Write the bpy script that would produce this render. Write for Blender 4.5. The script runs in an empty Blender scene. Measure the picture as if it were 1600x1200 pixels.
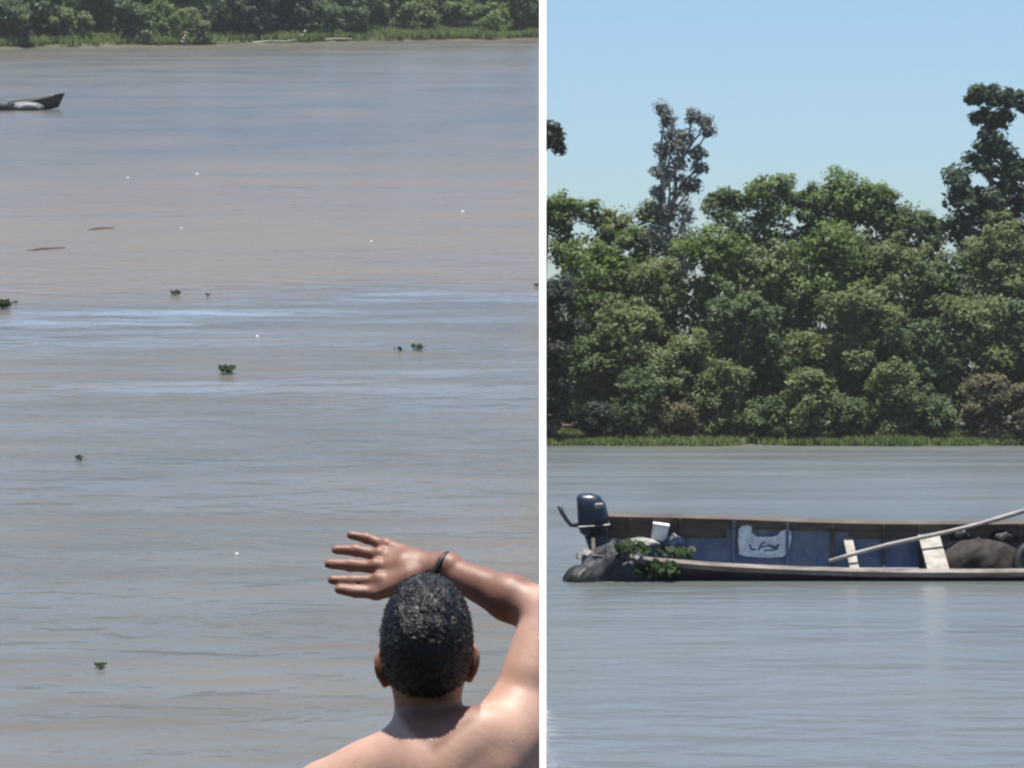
import bpy, math, random
import numpy as np
from mathutils import Matrix, Vector

# ------------------------------------------------------------------ camera, sky, sun, exposure
scene = bpy.context.scene
C = scene.collection
F = 4375.0                                   # focal length in pixels of the 1600 wide picture
H_CAM = 2.4                                  # camera above the river it looks along
PITCH = math.atan(30 / F)                    # horizon of the level reach at row 630
cam_d = bpy.data.cameras.new('camera')
cam = bpy.data.objects.new('camera', cam_d)
C.objects.link(cam)
cam_d.sensor_width = 36.0
cam_d.lens = 36.0 * F / 1600
cam_d.clip_start = 0.1
cam_d.clip_end = 9000
cam.location = (0, 0, H_CAM)
cam.rotation_euler = (math.pi / 2 + PITCH, 0, 0)
scene.camera = cam

SUN_EL = math.radians(87.3)                     # nearly overhead, a little behind the camera
world = bpy.data.worlds.new('World')
scene.world = world
world.use_nodes = True
wn = world.node_tree
wn.nodes.clear()
w_out = wn.nodes.new('ShaderNodeOutputWorld')
w_bg = wn.nodes.new('ShaderNodeBackground')
w_sky = wn.nodes.new('ShaderNodeTexSky')
w_sky.sky_type = 'NISHITA'
w_sky.sun_disc = False
w_sky.sun_elevation = SUN_EL
w_sky.sun_rotation = math.pi                 # towards -Y
w_sky.air_density = 1.25
w_sky.dust_density = 1.0
w_sky.ozone_density = 9.0
w_bg.inputs[1].default_value = 0.084
wn.links.new(w_sky.outputs[0], w_bg.inputs[0])
wn.links.new(w_bg.outputs[0], w_out.inputs[0])

sun_d = bpy.data.lights.new('sun', 'SUN')
sun_d.energy = 5.0
sun_d.angle = math.radians(0.5)
sun_d.color = (1.0, 0.95, 0.88)
sun = bpy.data.objects.new('sun', sun_d)
C.objects.link(sun)
sun.rotation_euler = ((-(math.pi / 2 - SUN_EL)), 0, math.pi)
sun.location = (0, 0, 50)

scene.view_settings.view_transform = 'Standard'
scene.view_settings.look = 'None'
scene.view_settings.gamma = 1.0
scene.view_settings.use_curve_mapping = False
scene.view_settings.exposure = 0.85
scene.render.engine = 'CYCLES'
scene.cycles.use_denoising = True
scene.cycles.filter_width = 2.4               # soft phone-video lens
scene.cycles.max_bounces = 6
scene.cycles.transparent_max_bounces = 6

# ------------------------------------------------------------------ the two reaches of the river
# The upstream reach (left of the divider) runs at a slope; its own frame has water at z = 0 and the
# camera 6 m above it.  LM carries that frame into the world as one rigid rotation.
H_L = 6.0
PITCH_L = math.atan(617 / F)
TILT = PITCH + PITCH_L
LM = Matrix.Translation((0, 0, H_CAM)) @ Matrix.Rotation(TILT, 4, 'X') @ Matrix.Translation((0, 0, -H_L))
S0 = 48.0 / F                                # the added white divider runs away along this bearing


def PR(px, py, d):
    """world point of the level reach at distance d along +Y"""
    cp, sp = math.cos(PITCH), math.sin(PITCH)
    a, b = (px - 800) / F, -(py - 600) / F
    r = (a, cp - b * sp, sp + b * cp)
    k = d / r[1]
    return Vector((r[0] * k, d, H_CAM + r[2] * k))


def PL(px, py, depth):
    """point of the sloping reach's own frame at camera depth"""
    cp, sp = math.cos(PITCH_L), math.sin(PITCH_L)
    a, b = (px - 800) / F, -(py - 600) / F
    return Vector((a * depth, (cp + b * sp) * depth, H_L + (-sp + b * cp) * depth))


def PLz(px, py, z=0.0):
    """point of the sloping reach's own frame at height z"""
    v = PL(px, py, 1.0) - Vector((0, 0, H_L))
    k = (z - H_L) / v.z
    return Vector((v.x * k, v.y * k, z))


def seam_L(y, z):
    return S0 * (y * math.cos(PITCH_L) - (z - H_L) * math.sin(PITCH_L))


def seam_R(y, z):
    return S0 * (y * math.cos(PITCH) + (z - H_CAM) * math.sin(PITCH))


# ------------------------------------------------------------------ helpers
def link(o, parent=None, left=False):
    C.objects.link(o)
    if parent is not None:
        o.parent = parent
    elif left:
        o.matrix_world = LM @ o.matrix_basis
    return o


def tag(o, label, cat, group=None):
    o['label'] = label
    o['category'] = cat
    if group:
        o['group'] = group
    return o


def kind(o, k):
    o['kind'] = k
    return o


def empty(name, loc=(0, 0, 0), left=False, rot=None):
    o = bpy.data.objects.new(name, None)
    o.empty_display_size = 0.2
    m = Matrix.Translation(loc)
    if rot is not None:
        m = m @ rot
    o.matrix_basis = m
    C.objects.link(o)
    if left:
        o.matrix_basis = LM @ m
    return o


def np_mesh(name, v, f, smooth=False):
    """v (n,3), f (m,k) all faces of k corners"""
    me = bpy.data.meshes.new(name)
    v = np.ascontiguousarray(v, np.float32)
    f = np.ascontiguousarray(f, np.int32)
    m, k = f.shape
    me.vertices.add(len(v))
    me.vertices.foreach_set('co', v.ravel())
    me.loops.add(m * k)
    me.loops.foreach_set('vertex_index', f.ravel())
    me.polygons.add(m)
    me.polygons.foreach_set('loop_start', np.arange(0, m * k, k, dtype=np.int32))
    me.polygons.foreach_set('loop_total', np.full(m, k, np.int32))
    if smooth:
        me.polygons.foreach_set('use_smooth', np.ones(m, bool))
    me.update(calc_edges=True)
    return me


def np_obj(name, v, f, mat, parent=None, left=False, smooth=False):
    me = np_mesh(name, v, f, smooth)
    me.materials.append(mat)
    return link(bpy.data.objects.new(name, me), parent, left)


class MB:
    def __init__(s):
        s.v, s.f = [], []

    def add(s, vs, fs):
        o = len(s.v)
        s.v += [tuple(p) for p in vs]
        s.f += [tuple(i + o for i in f) for f in fs]
        return s

    def box(s, c, d, rot=None, bev=0.0):
        """box with chamfered edges"""
        hx, hy, hz = d[0] / 2, d[1] / 2, d[2] / 2
        b = min(bev, hx * .9, hy * .9, hz * .9)
        pts, idx = [], {}
        for sx in (-1, 1):
            for sy in (-1, 1):
                for sz in (-1, 1):
                    for ax in range(3):
                        p = [sx * hx, sy * hy, sz * hz]
                        for a2 in range(3):
                            if a2 != ax:
                                p[a2] -= (sx, sy, sz)[a2] * b
                        idx[(sx, sy, sz, ax)] = len(pts)
                        pts.append(Vector(p))
        fs = []
        for ax in range(3):
            o1, o2 = (ax + 1) % 3, (ax + 2) % 3
            for sg in (-1, 1):
                q = []
                for a, b2 in ((-1, -1), (1, -1), (1, 1), (-1, 1)):
                    k = [0, 0, 0]
                    k[ax], k[o1], k[o2] = sg, a, b2
                    q.append(idx[(k[0], k[1], k[2], ax)])
                fs.append(q if sg > 0 else q[::-1])
            if b > 0:
                for a in (-1, 1):
                    for b2 in (-1, 1):
                        k0, k1 = [0, 0, 0], [0, 0, 0]
                        k0[ax], k0[o1], k0[o2] = -1, a, b2
                        k1[ax], k1[o1], k1[o2] = 1, a, b2
                        q = [idx[(*k0, o1)], idx[(*k1, o1)], idx[(*k1, o2)], idx[(*k0, o2)]]
                        fs.append(q if a * b2 < 0 else q[::-1])
        if b > 0:
            for sx in (-1, 1):
                for sy in (-1, 1):
                    for sz in (-1, 1):
                        q = [idx[(sx, sy, sz, a)] for a in range(3)]
                        fs.append(q if sx * sy * sz > 0 else q[::-1])
        m = Matrix.Translation(c)
        if rot is not None:
            m = m @ rot
        s.add([m @ p for p in pts], fs)
        return s

    def tube(s, pts, rad, n=8, cap=True):
        pts = [Vector(p) for p in pts]
        if not isinstance(rad, (list, tuple)):
            rad = [rad] * len(pts)
        rings = []
        for i, p in enumerate(pts):
            t = (pts[min(i + 1, len(pts) - 1)] - pts[max(i - 1, 0)]).normalized()
            a = Vector((0, 0, 1)) if abs(t.z) < .9 else Vector((1, 0, 0))
            u = t.cross(a).normalized()
            w = t.cross(u)
            rings.append([p + (u * math.cos(2 * math.pi * k / n) + w * math.sin(2 * math.pi * k / n)) * rad[i]
                          for k in range(n)])
        fs = []
        for i in range(len(rings) - 1):
            for k in range(n):
                a, b = i * n + k, i * n + (k + 1) % n
                fs.append((a, a + n, b + n, b))
        if cap:
            fs.append(tuple(range(n)))
            fs.append(tuple(range((len(rings) - 1) * n, len(rings) * n))[::-1])
        s.add([p for r in rings for p in r], fs)
        return s

    def loft(s, rings, cap=True, closed=True):
        n = len(rings[0])
        fs = []
        for i in range(len(rings) - 1):
            for k in range(n if closed else n - 1):
                a, b = i * n + k, i * n + (k + 1) % n
                fs.append((a, b, b + n, a + n))
        if cap:
            fs.append(tuple(range(n))[::-1])
            fs.append(tuple(range((len(rings) - 1) * n, len(rings) * n)))
        s.add([p for r in rings for p in r], fs)
        return s

    def build(s, name, mat, parent=None, left=False, smooth=False):
        me = bpy.data.meshes.new(name)
        me.from_pydata(s.v, [], s.f)
        if smooth:
            me.polygons.foreach_set('use_smooth', np.ones(len(me.polygons), bool))
        me.update()
        me.materials.append(mat)
        return link(bpy.data.objects.new(name, me), parent, left)


# ------------------------------------------------------------------ materials
def new_mat(name):
    m = bpy.data.materials.new(name)
    m.use_nodes = True
    nt = m.node_tree
    nt.nodes.clear()
    out = nt.nodes.new('ShaderNodeOutputMaterial')
    return m, nt, out


def nd(nt, typ, **kw):
    n = nt.nodes.new(typ)
    for k, v in kw.items():
        if k == 'ins':
            for a, b in v.items():
                n.inputs[a].default_value = b
        else:
            setattr(n, k, v)
    return n


def ramp(nt, fac, stops):
    r = nt.nodes.new('ShaderNodeValToRGB')
    e = r.color_ramp.elements
    while len(e) < len(stops):
        e.new(0.5)
    for i, (p, c) in enumerate(stops):
        e[i].position = p
        e[i].color = (*c, 1) if len(c) == 3 else c
    nt.links.new(fac, r.inputs[0])
    return r.outputs[0]


def plain(name, c1, c2, scale=6.0, rough=0.6, bump=0.1, spec=0.4, bscale=40.0, detail=5.0, stretch=None):
    m, nt, out = new_mat(name)
    p = nd(nt, 'ShaderNodeBsdfPrincipled')
    p.inputs['Roughness'].default_value = rough
    p.inputs['Specular IOR Level'].default_value = spec
    tc = nd(nt, 'ShaderNodeTexCoord')
    vec = tc.outputs['Object']
    if stretch:
        mp = nd(nt, 'ShaderNodeMapping')
        mp.inputs['Scale'].default_value = stretch
        nt.links.new(vec, mp.inputs[0])
        vec = mp.outputs[0]
    n1 = nd(nt, 'ShaderNodeTexNoise', ins={'Scale': scale, 'Detail': detail, 'Roughness': 0.65})
    nt.links.new(vec, n1.inputs['Vector'])
    col = ramp(nt, n1.outputs[0], [(0.34, c1), (0.66, c2)])
    nt.links.new(col, p.inputs['Base Color'])
    if bump:
        n2 = nd(nt, 'ShaderNodeTexNoise', ins={'Scale': bscale, 'Detail': 4.0})
        nt.links.new(vec, n2.inputs['Vector'])
        b = nd(nt, 'ShaderNodeBump', ins={'Strength': bump, 'Distance': 0.02})
        nt.links.new(n2.outputs[0], b.inputs['Height'])
        nt.links.new(b.outputs[0], p.inputs['Normal'])
    nt.links.new(p.outputs[0], out.inputs[0])
    return m


def leaf_mat(name, c_dark, c_light, trans=0.48, nscale=0.35):
    m, nt, out = new_mat(name)
    tc = nd(nt, 'ShaderNodeTexCoord')
    n1 = nd(nt, 'ShaderNodeTexNoise', ins={'Scale': nscale, 'Detail': 3.0, 'Roughness': 0.7})
    nt.links.new(tc.outputs['Object'], n1.inputs['Vector'])
    n2 = nd(nt, 'ShaderNodeTexNoise', ins={'Scale': 4.0, 'Detail': 1.0})
    nt.links.new(tc.outputs['Object'], n2.inputs['Vector'])
    mx = nd(nt, 'ShaderNodeMath', operation='MULTIPLY_ADD', ins={1: 0.5, 2: 0.0})
    nt.links.new(n2.outputs[0], mx.inputs[0])
    ad = nd(nt, 'ShaderNodeMath', operation='MULTIPLY_ADD', ins={1: 0.75})
    nt.links.new(n1.outputs[0], ad.inputs[0])
    nt.links.new(mx.outputs[0], ad.inputs[2])
    col = ramp(nt, ad.outputs[0], [(0.45, c_dark), (0.80, c_light)])
    p = nd(nt, 'ShaderNodeBsdfPrincipled', ins={'Roughness': 0.55, 'Specular IOR Level': 0.25})
    nt.links.new(col, p.inputs['Base Color'])
    t = nd(nt, 'ShaderNodeBsdfTranslucent')
    nt.links.new(col, t.inputs[0])
    mix = nd(nt, 'ShaderNodeMixShader', ins={0: trans})
    nt.links.new(p.outputs[0], mix.inputs[1])
    nt.links.new(t.outputs[0], mix.inputs[2])
    nt.links.new(mix.outputs[0], out.inputs[0])
    return m


def water_mat(name, bands, tint, gloss):
    """silty river: suspended silt gives the body colour, wind ripples the reflection of the sky"""
    m, nt, out = new_mat(name)
    tc = nd(nt, 'ShaderNodeTexCoord')
    obj = tc.outputs['Object']

    def noise(scale_xyz, sc, det=4.0, rough=0.55, dist=0.0):
        mp = nd(nt, 'ShaderNodeMapping')
        mp.inputs['Scale'].default_value = scale_xyz
        mp.inputs['Rotation'].default_value = (0, 0, math.radians(4))
        nt.links.new(obj, mp.inputs[0])
        n = nd(nt, 'ShaderNodeTexNoise', ins={'Scale': sc, 'Detail': det, 'Roughness': rough, 'Distortion': dist})
        nt.links.new(mp.outputs[0], n.inputs['Vector'])
        return n.outputs[0]

    big = noise((0.10, 0.06, 1), 1.0, 4.0, 0.6)
    silt = ramp(nt, big, [(0.36, tint[0]), (0.64, tint[1])])
    col = silt
    if bands:
        # a tongue of browner water beyond a current line
        sep = nd(nt, 'ShaderNodeSeparateXYZ')
        nt.links.new(obj, sep.inputs[0])
        w = noise((0.35, 0.12, 1), 1.0, 5.0, 0.6)
        ya = nd(nt, 'ShaderNodeMath', operation='MULTIPLY_ADD', ins={1: 8.0, 2: -4.0})
        nt.links.new(w, ya.inputs[0])
        yx = nd(nt, 'ShaderNodeMath', operation='MULTIPLY_ADD', ins={1: -0.42})
        nt.links.new(sep.outputs['X'], yx.inputs[0])
        nt.links.new(sep.outputs['Y'], yx.inputs[2])
        ys = nd(nt, 'ShaderNodeMath', operation='ADD')
        nt.links.new(yx.outputs[0], ys.inputs[0])
        nt.links.new(ya.outputs[0], ys.inputs[1])
        mr = nd(nt, 'ShaderNodeMapRange', ins={1: 40.0, 2: 140.0, 3: 0.0, 4: 1.0})
        nt.links.new(ys.outputs[0], mr.inputs[0])
        band = ramp(nt, mr.outputs[0], [(0.150, (0, 0, 0)), (0.20, (0.9, 0.9, 0.9)), (0.45, (0.85, 0.85, 0.85)), (0.75, (0, 0, 0))])
        mixc = nd(nt, 'ShaderNodeMix', data_type='RGBA')
        nt.links.new(band, mixc.inputs['Factor'])
        nt.links.new(silt, mixc.inputs['A'])
        mixc.inputs['B'].default_value = (0.155, 0.122, 0.082, 1)
        col = mixc.outputs['Result']
        # sky sheen of the slick painted paler along the current line
        br = noise((0.16, 0.9, 1), 1.0, 4.0, 0.6, 0.5)
        brk = ramp(nt, br, [(0.42, (0, 0, 0)), (0.62, (1, 1, 1))])
        slick = ramp(nt, mr.outputs[0], [(0.0, (0.15,) * 3), (0.045, (0.45,) * 3), (0.075, (0.10,) * 3), (0.115, (0.45,) * 3), (0.148, (1.0,) * 3), (0.170, (0,) * 3)])
        ml = nd(nt, 'ShaderNodeMath', operation='MULTIPLY')
        nt.links.new(slick, ml.inputs[0])
        nt.links.new(brk, ml.inputs[1])
        mixf = nd(nt, 'ShaderNodeMix', data_type='RGBA')
        nt.links.new(ml.outputs[0], mixf.inputs['Factor'])
        nt.links.new(col, mixf.inputs['A'])
        mixf.inputs['B'].default_value = (0.195, 0.210, 0.218, 1)
        col = mixf.outputs['Result']
    p = nd(nt, 'ShaderNodeBsdfPrincipled', ins={'IOR': 1.33})
    nt.links.new(col, p.inputs['Base Color'])
    # smoother slicks between rippled water
    sl = noise((0.05, 0.14, 1), 1.0, 4.0, 0.6, 0.6)
    rgh = ramp(nt, sl, [(0.40, (gloss,) * 3), (0.62, (gloss + 0.09,) * 3)])
    nt.links.new(rgh, p.inputs['Roughness'])
    r1 = noise((0.85, 1.9, 1), 1.0, 3.0, 0.5, 0.4)
    r2 = noise((5.0, 7.5, 1), 1.0, 3.0, 0.55, 0.3)
    r3 = noise((0.32, 0.62, 1), 1.0, 3.0, 0.5, 0.4)
    h1 = nd(nt, 'ShaderNodeMath', operation='MULTIPLY_ADD', ins={1: 0.10})
    nt.links.new(r2, h1.inputs[0])
    nt.links.new(r1, h1.inputs[2])
    h2 = nd(nt, 'ShaderNodeMath', operation='MULTIPLY_ADD', ins={1: 1.4})
    nt.links.new(r3, h2.inputs[0])
    nt.links.new(h1.outputs[0], h2.inputs[2])
    st = ramp(nt, sl, [(0.35, (0.35,) * 3), (0.62, (1.0,) * 3)])
    b = nd(nt, 'ShaderNodeBump', ins={'Distance': 0.15})
    if bands:
        # calmer along the current line
        inv = nd(nt, 'ShaderNodeMath', operation='MULTIPLY_ADD', ins={1: -0.85, 2: 1.0})
        nt.links.new(ml.outputs[0], inv.inputs[0])
        st2 = nd(nt, 'ShaderNodeMath', operation='MULTIPLY')
        nt.links.new(st, st2.inputs[0])
        nt.links.new(inv.outputs[0], st2.inputs[1])
        st = st2.outputs[0]
        rg2 = nd(nt, 'ShaderNodeMath', operation='MULTIPLY')
        nt.links.new(rgh, rg2.inputs[0])
        nt.links.new(inv.outputs[0], rg2.inputs[1])
        nt.links.new(rg2.outputs[0], p.inputs['Roughness'])
    nt.links.new(st, b.inputs['Strength'])
    nt.links.new(h2.outputs[0], b.inputs['Height'])
    nt.links.new(b.outputs[0], p.inputs['Normal'])
    nt.links.new(p.outputs[0], out.inputs[0])
    return m


M = {}
M['water_a'] = water_mat('river_water', True, ((0.088, 0.089, 0.074), (0.122, 0.105, 0.080)), 0.17)
M['water_b'] = water_mat('river_water_level', False, ((0.102, 0.116, 0.116), (0.116, 0.122, 0.120)), 0.20)
M['leaf_green'] = leaf_mat('leaf_green', (0.088, 0.138, 0.036), (0.160, 0.225, 0.062))
M['leaf_olive'] = leaf_mat('leaf_olive', (0.102, 0.134, 0.046), (0.185, 0.220, 0.084))
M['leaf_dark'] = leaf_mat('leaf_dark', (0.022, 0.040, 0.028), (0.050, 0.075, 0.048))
M['leaf_deep'] = leaf_mat('leaf_deep', (0.068, 0.110, 0.042), (0.130, 0.180, 0.072))
M['leaf_tall'] = leaf_mat('leaf_tall', (0.036, 0.064, 0.034), (0.080, 0.118, 0.056))
M['leaf_grey'] = leaf_mat('leaf_grey', (0.14, 0.155, 0.145), (0.22, 0.235, 0.22))
M['leaf_dry'] = leaf_mat('leaf_dry', (0.105, 0.100, 0.050), (0.220, 0.200, 0.110))
M['leaf_fresh'] = leaf_mat('leaf_fresh', (0.095, 0.140, 0.045), (0.180, 0.225, 0.080))
M['bark'] = plain('bark', (0.09, 0.075, 0.06), (0.20, 0.175, 0.15), 3.0, 0.9, 0.6, 0.1, 12.0)
M['bark_pale'] = plain('bark_pale', (0.22, 0.21, 0.19), (0.36, 0.34, 0.31), 3.0, 0.9, 0.5, 0.1, 12.0)
M['bank'] = plain('bank_soil', (0.055, 0.065, 0.036), (0.095, 0.090, 0.062), 0.25, 0.95, 0.5, 0.1, 3.0)
M['mud'] = plain('mud', (0.13, 0.12, 0.105), (0.24, 0.22, 0.19), 1.2, 0.8, 0.4, 0.2, 5.0)
M['mud_wet'] = plain('mud_wet', (0.028, 0.030, 0.020), (0.055, 0.050, 0.038), 1.2, 0.8, 0.4, 0.2, 5.0)
M['wall_white'] = plain('white_paint', (0.88, 0.88, 0.88), (0.92, 0.92, 0.91), 2.0, 0.6, 0.0, 0.3)

# ------------------------------------------------------------------ water, banks, the white divider
rng = np.random.default_rng(5)


def vnoise(x, y, seed=0, octs=4, sc=1.0):
    """value noise for ground relief"""
    out = np.zeros_like(x, dtype=np.float64)
    amp, tot = 1.0, 0.0
    for o in range(octs):
        fx, fy = x * sc * 2 ** o + 17.3 * seed, y * sc * 2 ** o + 9.1 * seed
        ix, iy = np.floor(fx).astype(np.int64), np.floor(fy).astype(np.int64)
        tx, ty = fx - ix, fy - iy
        tx, ty = tx * tx * (3 - 2 * tx), ty * ty * (3 - 2 * ty)

        def hsh(a, b):
            h = (a * 374761393 + b * 668265263 + seed * 974711) & 0xFFFFFFFF
            h = ((h ^ (h >> 13)) * 1274126177) & 0xFFFFFFFF
            return ((h ^ (h >> 16)) & 0xFFFF) / 65535.0
        out += amp * ((hsh(ix, iy) * (1 - tx) + hsh(ix + 1, iy) * tx) * (1 - ty)
                      + (hsh(ix, iy + 1) * (1 - tx) + hsh(ix + 1, iy + 1) * tx) * ty)
        tot += amp
        amp *= 0.5
    return out / tot


def sheet(name, ys, xl, xr, nx, zf, mat, left, xpow=1.0):
    """grid between xl(y) and xr(y); denser towards xr with xpow > 1"""
    ys = np.asarray(ys, float)
    u = np.linspace(0, 1, nx)
    u = 1 - (1 - u) ** xpow
    X = np.array([[xl(y) + (xr(y) - xl(y)) * t for t in u] for y in ys])
    Y = np.repeat(ys[:, None], nx, 1)
    Z = zf(X, Y)
    v = np.stack([X, Y, Z], -1).reshape(-1, 3)
    ny = len(ys)
    i = np.arange((ny - 1) * nx).reshape(ny - 1, nx)[:, :-1].ravel()
    f = np.stack([i, i + 1, i + nx + 1, i + nx], -1)
    return np_obj(name, v, f, mat, None, left, True)


def half_gap(y):
    return 5.0 / F * min(max(y, 20.0), 30.0)


# sloping reach: reaches the divider; the nearest part runs on below the level reach
def xr_left(y):
    if y < 19.0:
        return 4.0
    return seam_L(y, 0) - half_gap(y) + 0.001


w1 = sheet('river', list(np.linspace(4, 18.9, 8)) + list(np.linspace(19.0, 395, 80)), lambda y: -300.0, xr_left, 30,
           lambda X, Y: X * 0, M['water_a'], True, 3.0)
kind(w1, 'structure')
w2 = sheet('river', list(np.linspace(-60, 10, 6)) + [10.05, 14.0, 18.0] + list(np.linspace(20, 175, 60)),
           lambda y: seam_R(y, 0) + half_gap(y) - 0.001 if y > 10 else 4.0 - (4.0 - seam_R(10, 0)) * max(0, min(1, (y + 60) / 70)),
           lambda y: 300.0, 30, lambda X, Y: X * 0, M['water_b'], False, 1.0)
kind(w2, 'structure')

# shore line of the far bank in the sloping reach (row 78 at the left edge, row 62 at the divider)
SA, SB = PLz(0, 77), PLz(843, 61)


def shore_L(x):
    t = (x - SA.x) / (SB.x - SA.x)
    return SA.y + (SB.y - SA.y) * t + 1.2 * math.sin(x * 0.35) + 0.8 * math.sin(x * 0.9 + 1)


def far_bank_L():
    nx, ny = 90, 34
    xs = np.linspace(-220, seam_L(335, 2) - 0.02, nx)
    ts = np.concatenate([np.linspace(-2, 16, 18), np.geomspace(18, 70, 16)])
    v = []
    for t in ts:
        for x in xs:
            y = shore_L(x) + t
            z = -0.25 + 0.16 * max(t + 1.5, 0) ** 0.8 if t < 16 else 1.4 + (t - 16) * 0.01
            x2 = min(x, seam_L(y, z) - 0.04) if x == xs[-1] else x
            v.append((x2, y, z))
    v = np.array(v)
    v[:, 2] += (vnoise(v[:, 0], v[:, 1], 3, 4, 0.3) - 0.5) * 0.5
    i = np.arange((ny - 1) * nx).reshape(ny - 1, nx)[:, :-1].ravel()
    f = np.stack([i, i + 1, i + nx + 1, i + nx], -1)
    return np_obj('far_bank', v, f, M['bank'], None, True, True)


kind(far_bank_L(), 'structure')

BANK_Y = 2.4 * F / 67                        # about 157 m


def far_bank_R():
    nx, ny = 110, 34
    xs = np.concatenate([np.linspace(-30, 90, 90), np.geomspace(95, 310, 20)])
    ts = np.concatenate([np.linspace(-2, 14, 16), np.geomspace(16, 240, 18)])
    X, T = np.meshgrid(xs, ts)
    Y = BANK_Y + T + 0.9 * np.sin(X * 0.5) + 0.5 * np.sin(X * 1.3 + 2)
    Z = np.where(T < 14, -0.3 + 0.15 * np.maximum(T + 1.6, 0) ** 0.8, 1.05 + 0 * T)
    Z = Z + (vnoise(X, Y, 8, 4, 0.4) - 0.5) * 0.35
    v = np.stack([X, Y, Z], -1).reshape(-1, 3)
    i = np.arange((ny - 1) * nx).reshape(ny - 1, nx)[:, :-1].ravel()
    f = np.stack([i, i + 1, i + nx + 1, i + nx], -1)
    return np_obj('far_bank', v, f, M['bank'], None, False, True)


kind(far_bank_R(), 'structure')


def near_bank():
    nx, ny = 60, 60
    X, Y = np.meshgrid(np.linspace(-25, 5, nx), np.linspace(-12, 17, ny))
    Z = np.interp(Y, [-12, 0, 3.2, 5.6, 9, 14, 17], [4.6, 4.1, 3.37, 3.33, 1.9, -0.2, -1.2])
    rel = (vnoise(X, Y, 12, 4, 0.8) - 0.5) * 0.3
    Z = Z + np.where((abs(Y - 4.4) < 1) & (abs(X + .2) < 1), 0, rel)
    v = np.stack([X, Y, Z], -1).reshape(-1, 3)
    i = np.arange((ny - 1) * nx).reshape(ny - 1, nx)[:, :-1].ravel()
    f = np.stack([i, i + 1, i + nx + 1, i + nx], -1)
    return np_obj('near_bank', v, f, M['mud_wet'], None, True, True)


kind(near_bank(), 'structure')


def white_divider():  # dividing bar added between the views, near end sloped to catch the sun
    prof = [(21.3, -1.6), (30.0, 7.4), (188.0, 31.5), (188.0, -1.5), (60.0, -1.5)]
    n = len(prof)
    v = []
    for s in (-1, 1):
        for (y, z) in prof:
            d = y * math.cos(PITCH) + (z - H_CAM) * math.sin(PITCH)
            hw = 5.0 / F * min(max(d, 20.0), 30.2)
            v.append((S0 * d + s * hw, y, z))
    fs = [tuple(range(n)), tuple(range(n, 2 * n))[::-1]]
    for k in range(n):
        a, b = k, (k + 1) % n
        fs.append((a, a + n, b + n, b))
    mb = MB()
    mb.add(v, fs)
    o = mb.build('white_wall', M['wall_white'])
    return tag(o, 'thin tall white wall standing upright between the two river views', 'wall')


white_divider()

# ------------------------------------------------------------------ vegetation
def unit(r, n):
    a = r.normal(size=(n, 3))
    return a / np.linalg.norm(a, axis=1, keepdims=True)


def leaf_quads(cent, out, size, r, droop=0.0, long=1.7):
    """rhombic leaves at cent, facing mostly along out"""
    n = len(cent)
    nrm = out * 0.8 + unit(r, n) * 0.8 + np.array([0, -0.30, 0.80])
    nrm /= np.linalg.norm(nrm, axis=1, keepdims=True)
    t = np.cross(nrm, unit(r, n))
    t /= np.maximum(np.linalg.norm(t, axis=1, keepdims=True), 1e-6)
    b = np.cross(nrm, t)
    s = (size * (0.6 + 0.8 * r.random(n)))[:, None]
    fold = nrm * s * 0.18
    v = np.stack([cent - t * s * long / 2, cent - b * s / 2 + fold, cent + t * s * long / 2, cent + b * s / 2 + fold], 1)
    return v.reshape(-1, 3)


def foliage(r, lobes, leaf, per, clump=0.55, shell=0.8):
    """lobes: (x,y,z,rx,ry,rz).  Each lobe carries clumps of leaves over its surface."""
    V = []
    for (x, y, z, rx, ry, rz) in lobes:
        area = (rx * rz + rx * ry + ry * rz) / 3
        nc = max(5, int(area / (clump * clump) * 1.5))
        d = unit(r, nc)
        rad = shell + 0.32 * r.random(nc)
        ph = r.random(3) * 6.283
        rad = rad * (1 + 0.22 * np.sin(3.1 * d[:, 0] + ph[0]) + 0.18 * np.sin(4.3 * d[:, 2] + ph[1] + 2 * d[:, 1]))
        cc = np.array([x, y, z]) + d * rad[:, None] * np.array([rx, ry, rz])
        npc = per
        cr = clump * (0.55 + 0.8 * r.random(nc))
        dd = unit(r, nc * npc)
        dd[:, 2] = dd[:, 2] * 0.8 + 0.1
        k = np.repeat(np.arange(nc), npc)
        pos = cc[k] + dd * (cr[k] * r.random(nc * npc) ** 0.45)[:, None]
        o = dd * 0.8 + d[k] * 0.5
        V.append(leaf_quads(pos, o, leaf, r))
        # leaves inside the lobe
        ni = max(6, int(nc * npc * 0.24))
        pin = np.array([x, y, z]) + unit(r, ni) * (0.85 * r.random(ni) ** 0.5)[:, None] * np.array([rx, ry, rz])
        V.append(leaf_quads(pin, unit(r, ni), leaf * 1.7, r))
    return np.concatenate(V)


def quads_obj(name, v, mat, parent, clip=None):
    n = len(v) // 4
    if clip is not None:
        q = v.reshape(n, 4, 3)
        keep = clip(q).all(1)
        v = q[keep].reshape(-1, 3)
        n = len(v) // 4
    return np_obj(name, v, np.arange(n * 4).reshape(n, 4), mat, parent)


def limb_pts(a, b, r, k=4, wob=0.12):
    a, b = Vector(a), Vector(b)
    L = (b - a).length
    out = []
    for i in range(k + 1):
        t = i / k
        p = a.lerp(b, t)
        if 0 < i < k:
            p += Vector(r.normal(size=3)) * L * wob * 0.4
        p.z += math.sin(t * math.pi) * L * 0.05
        out.append(p)
    return out


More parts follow.
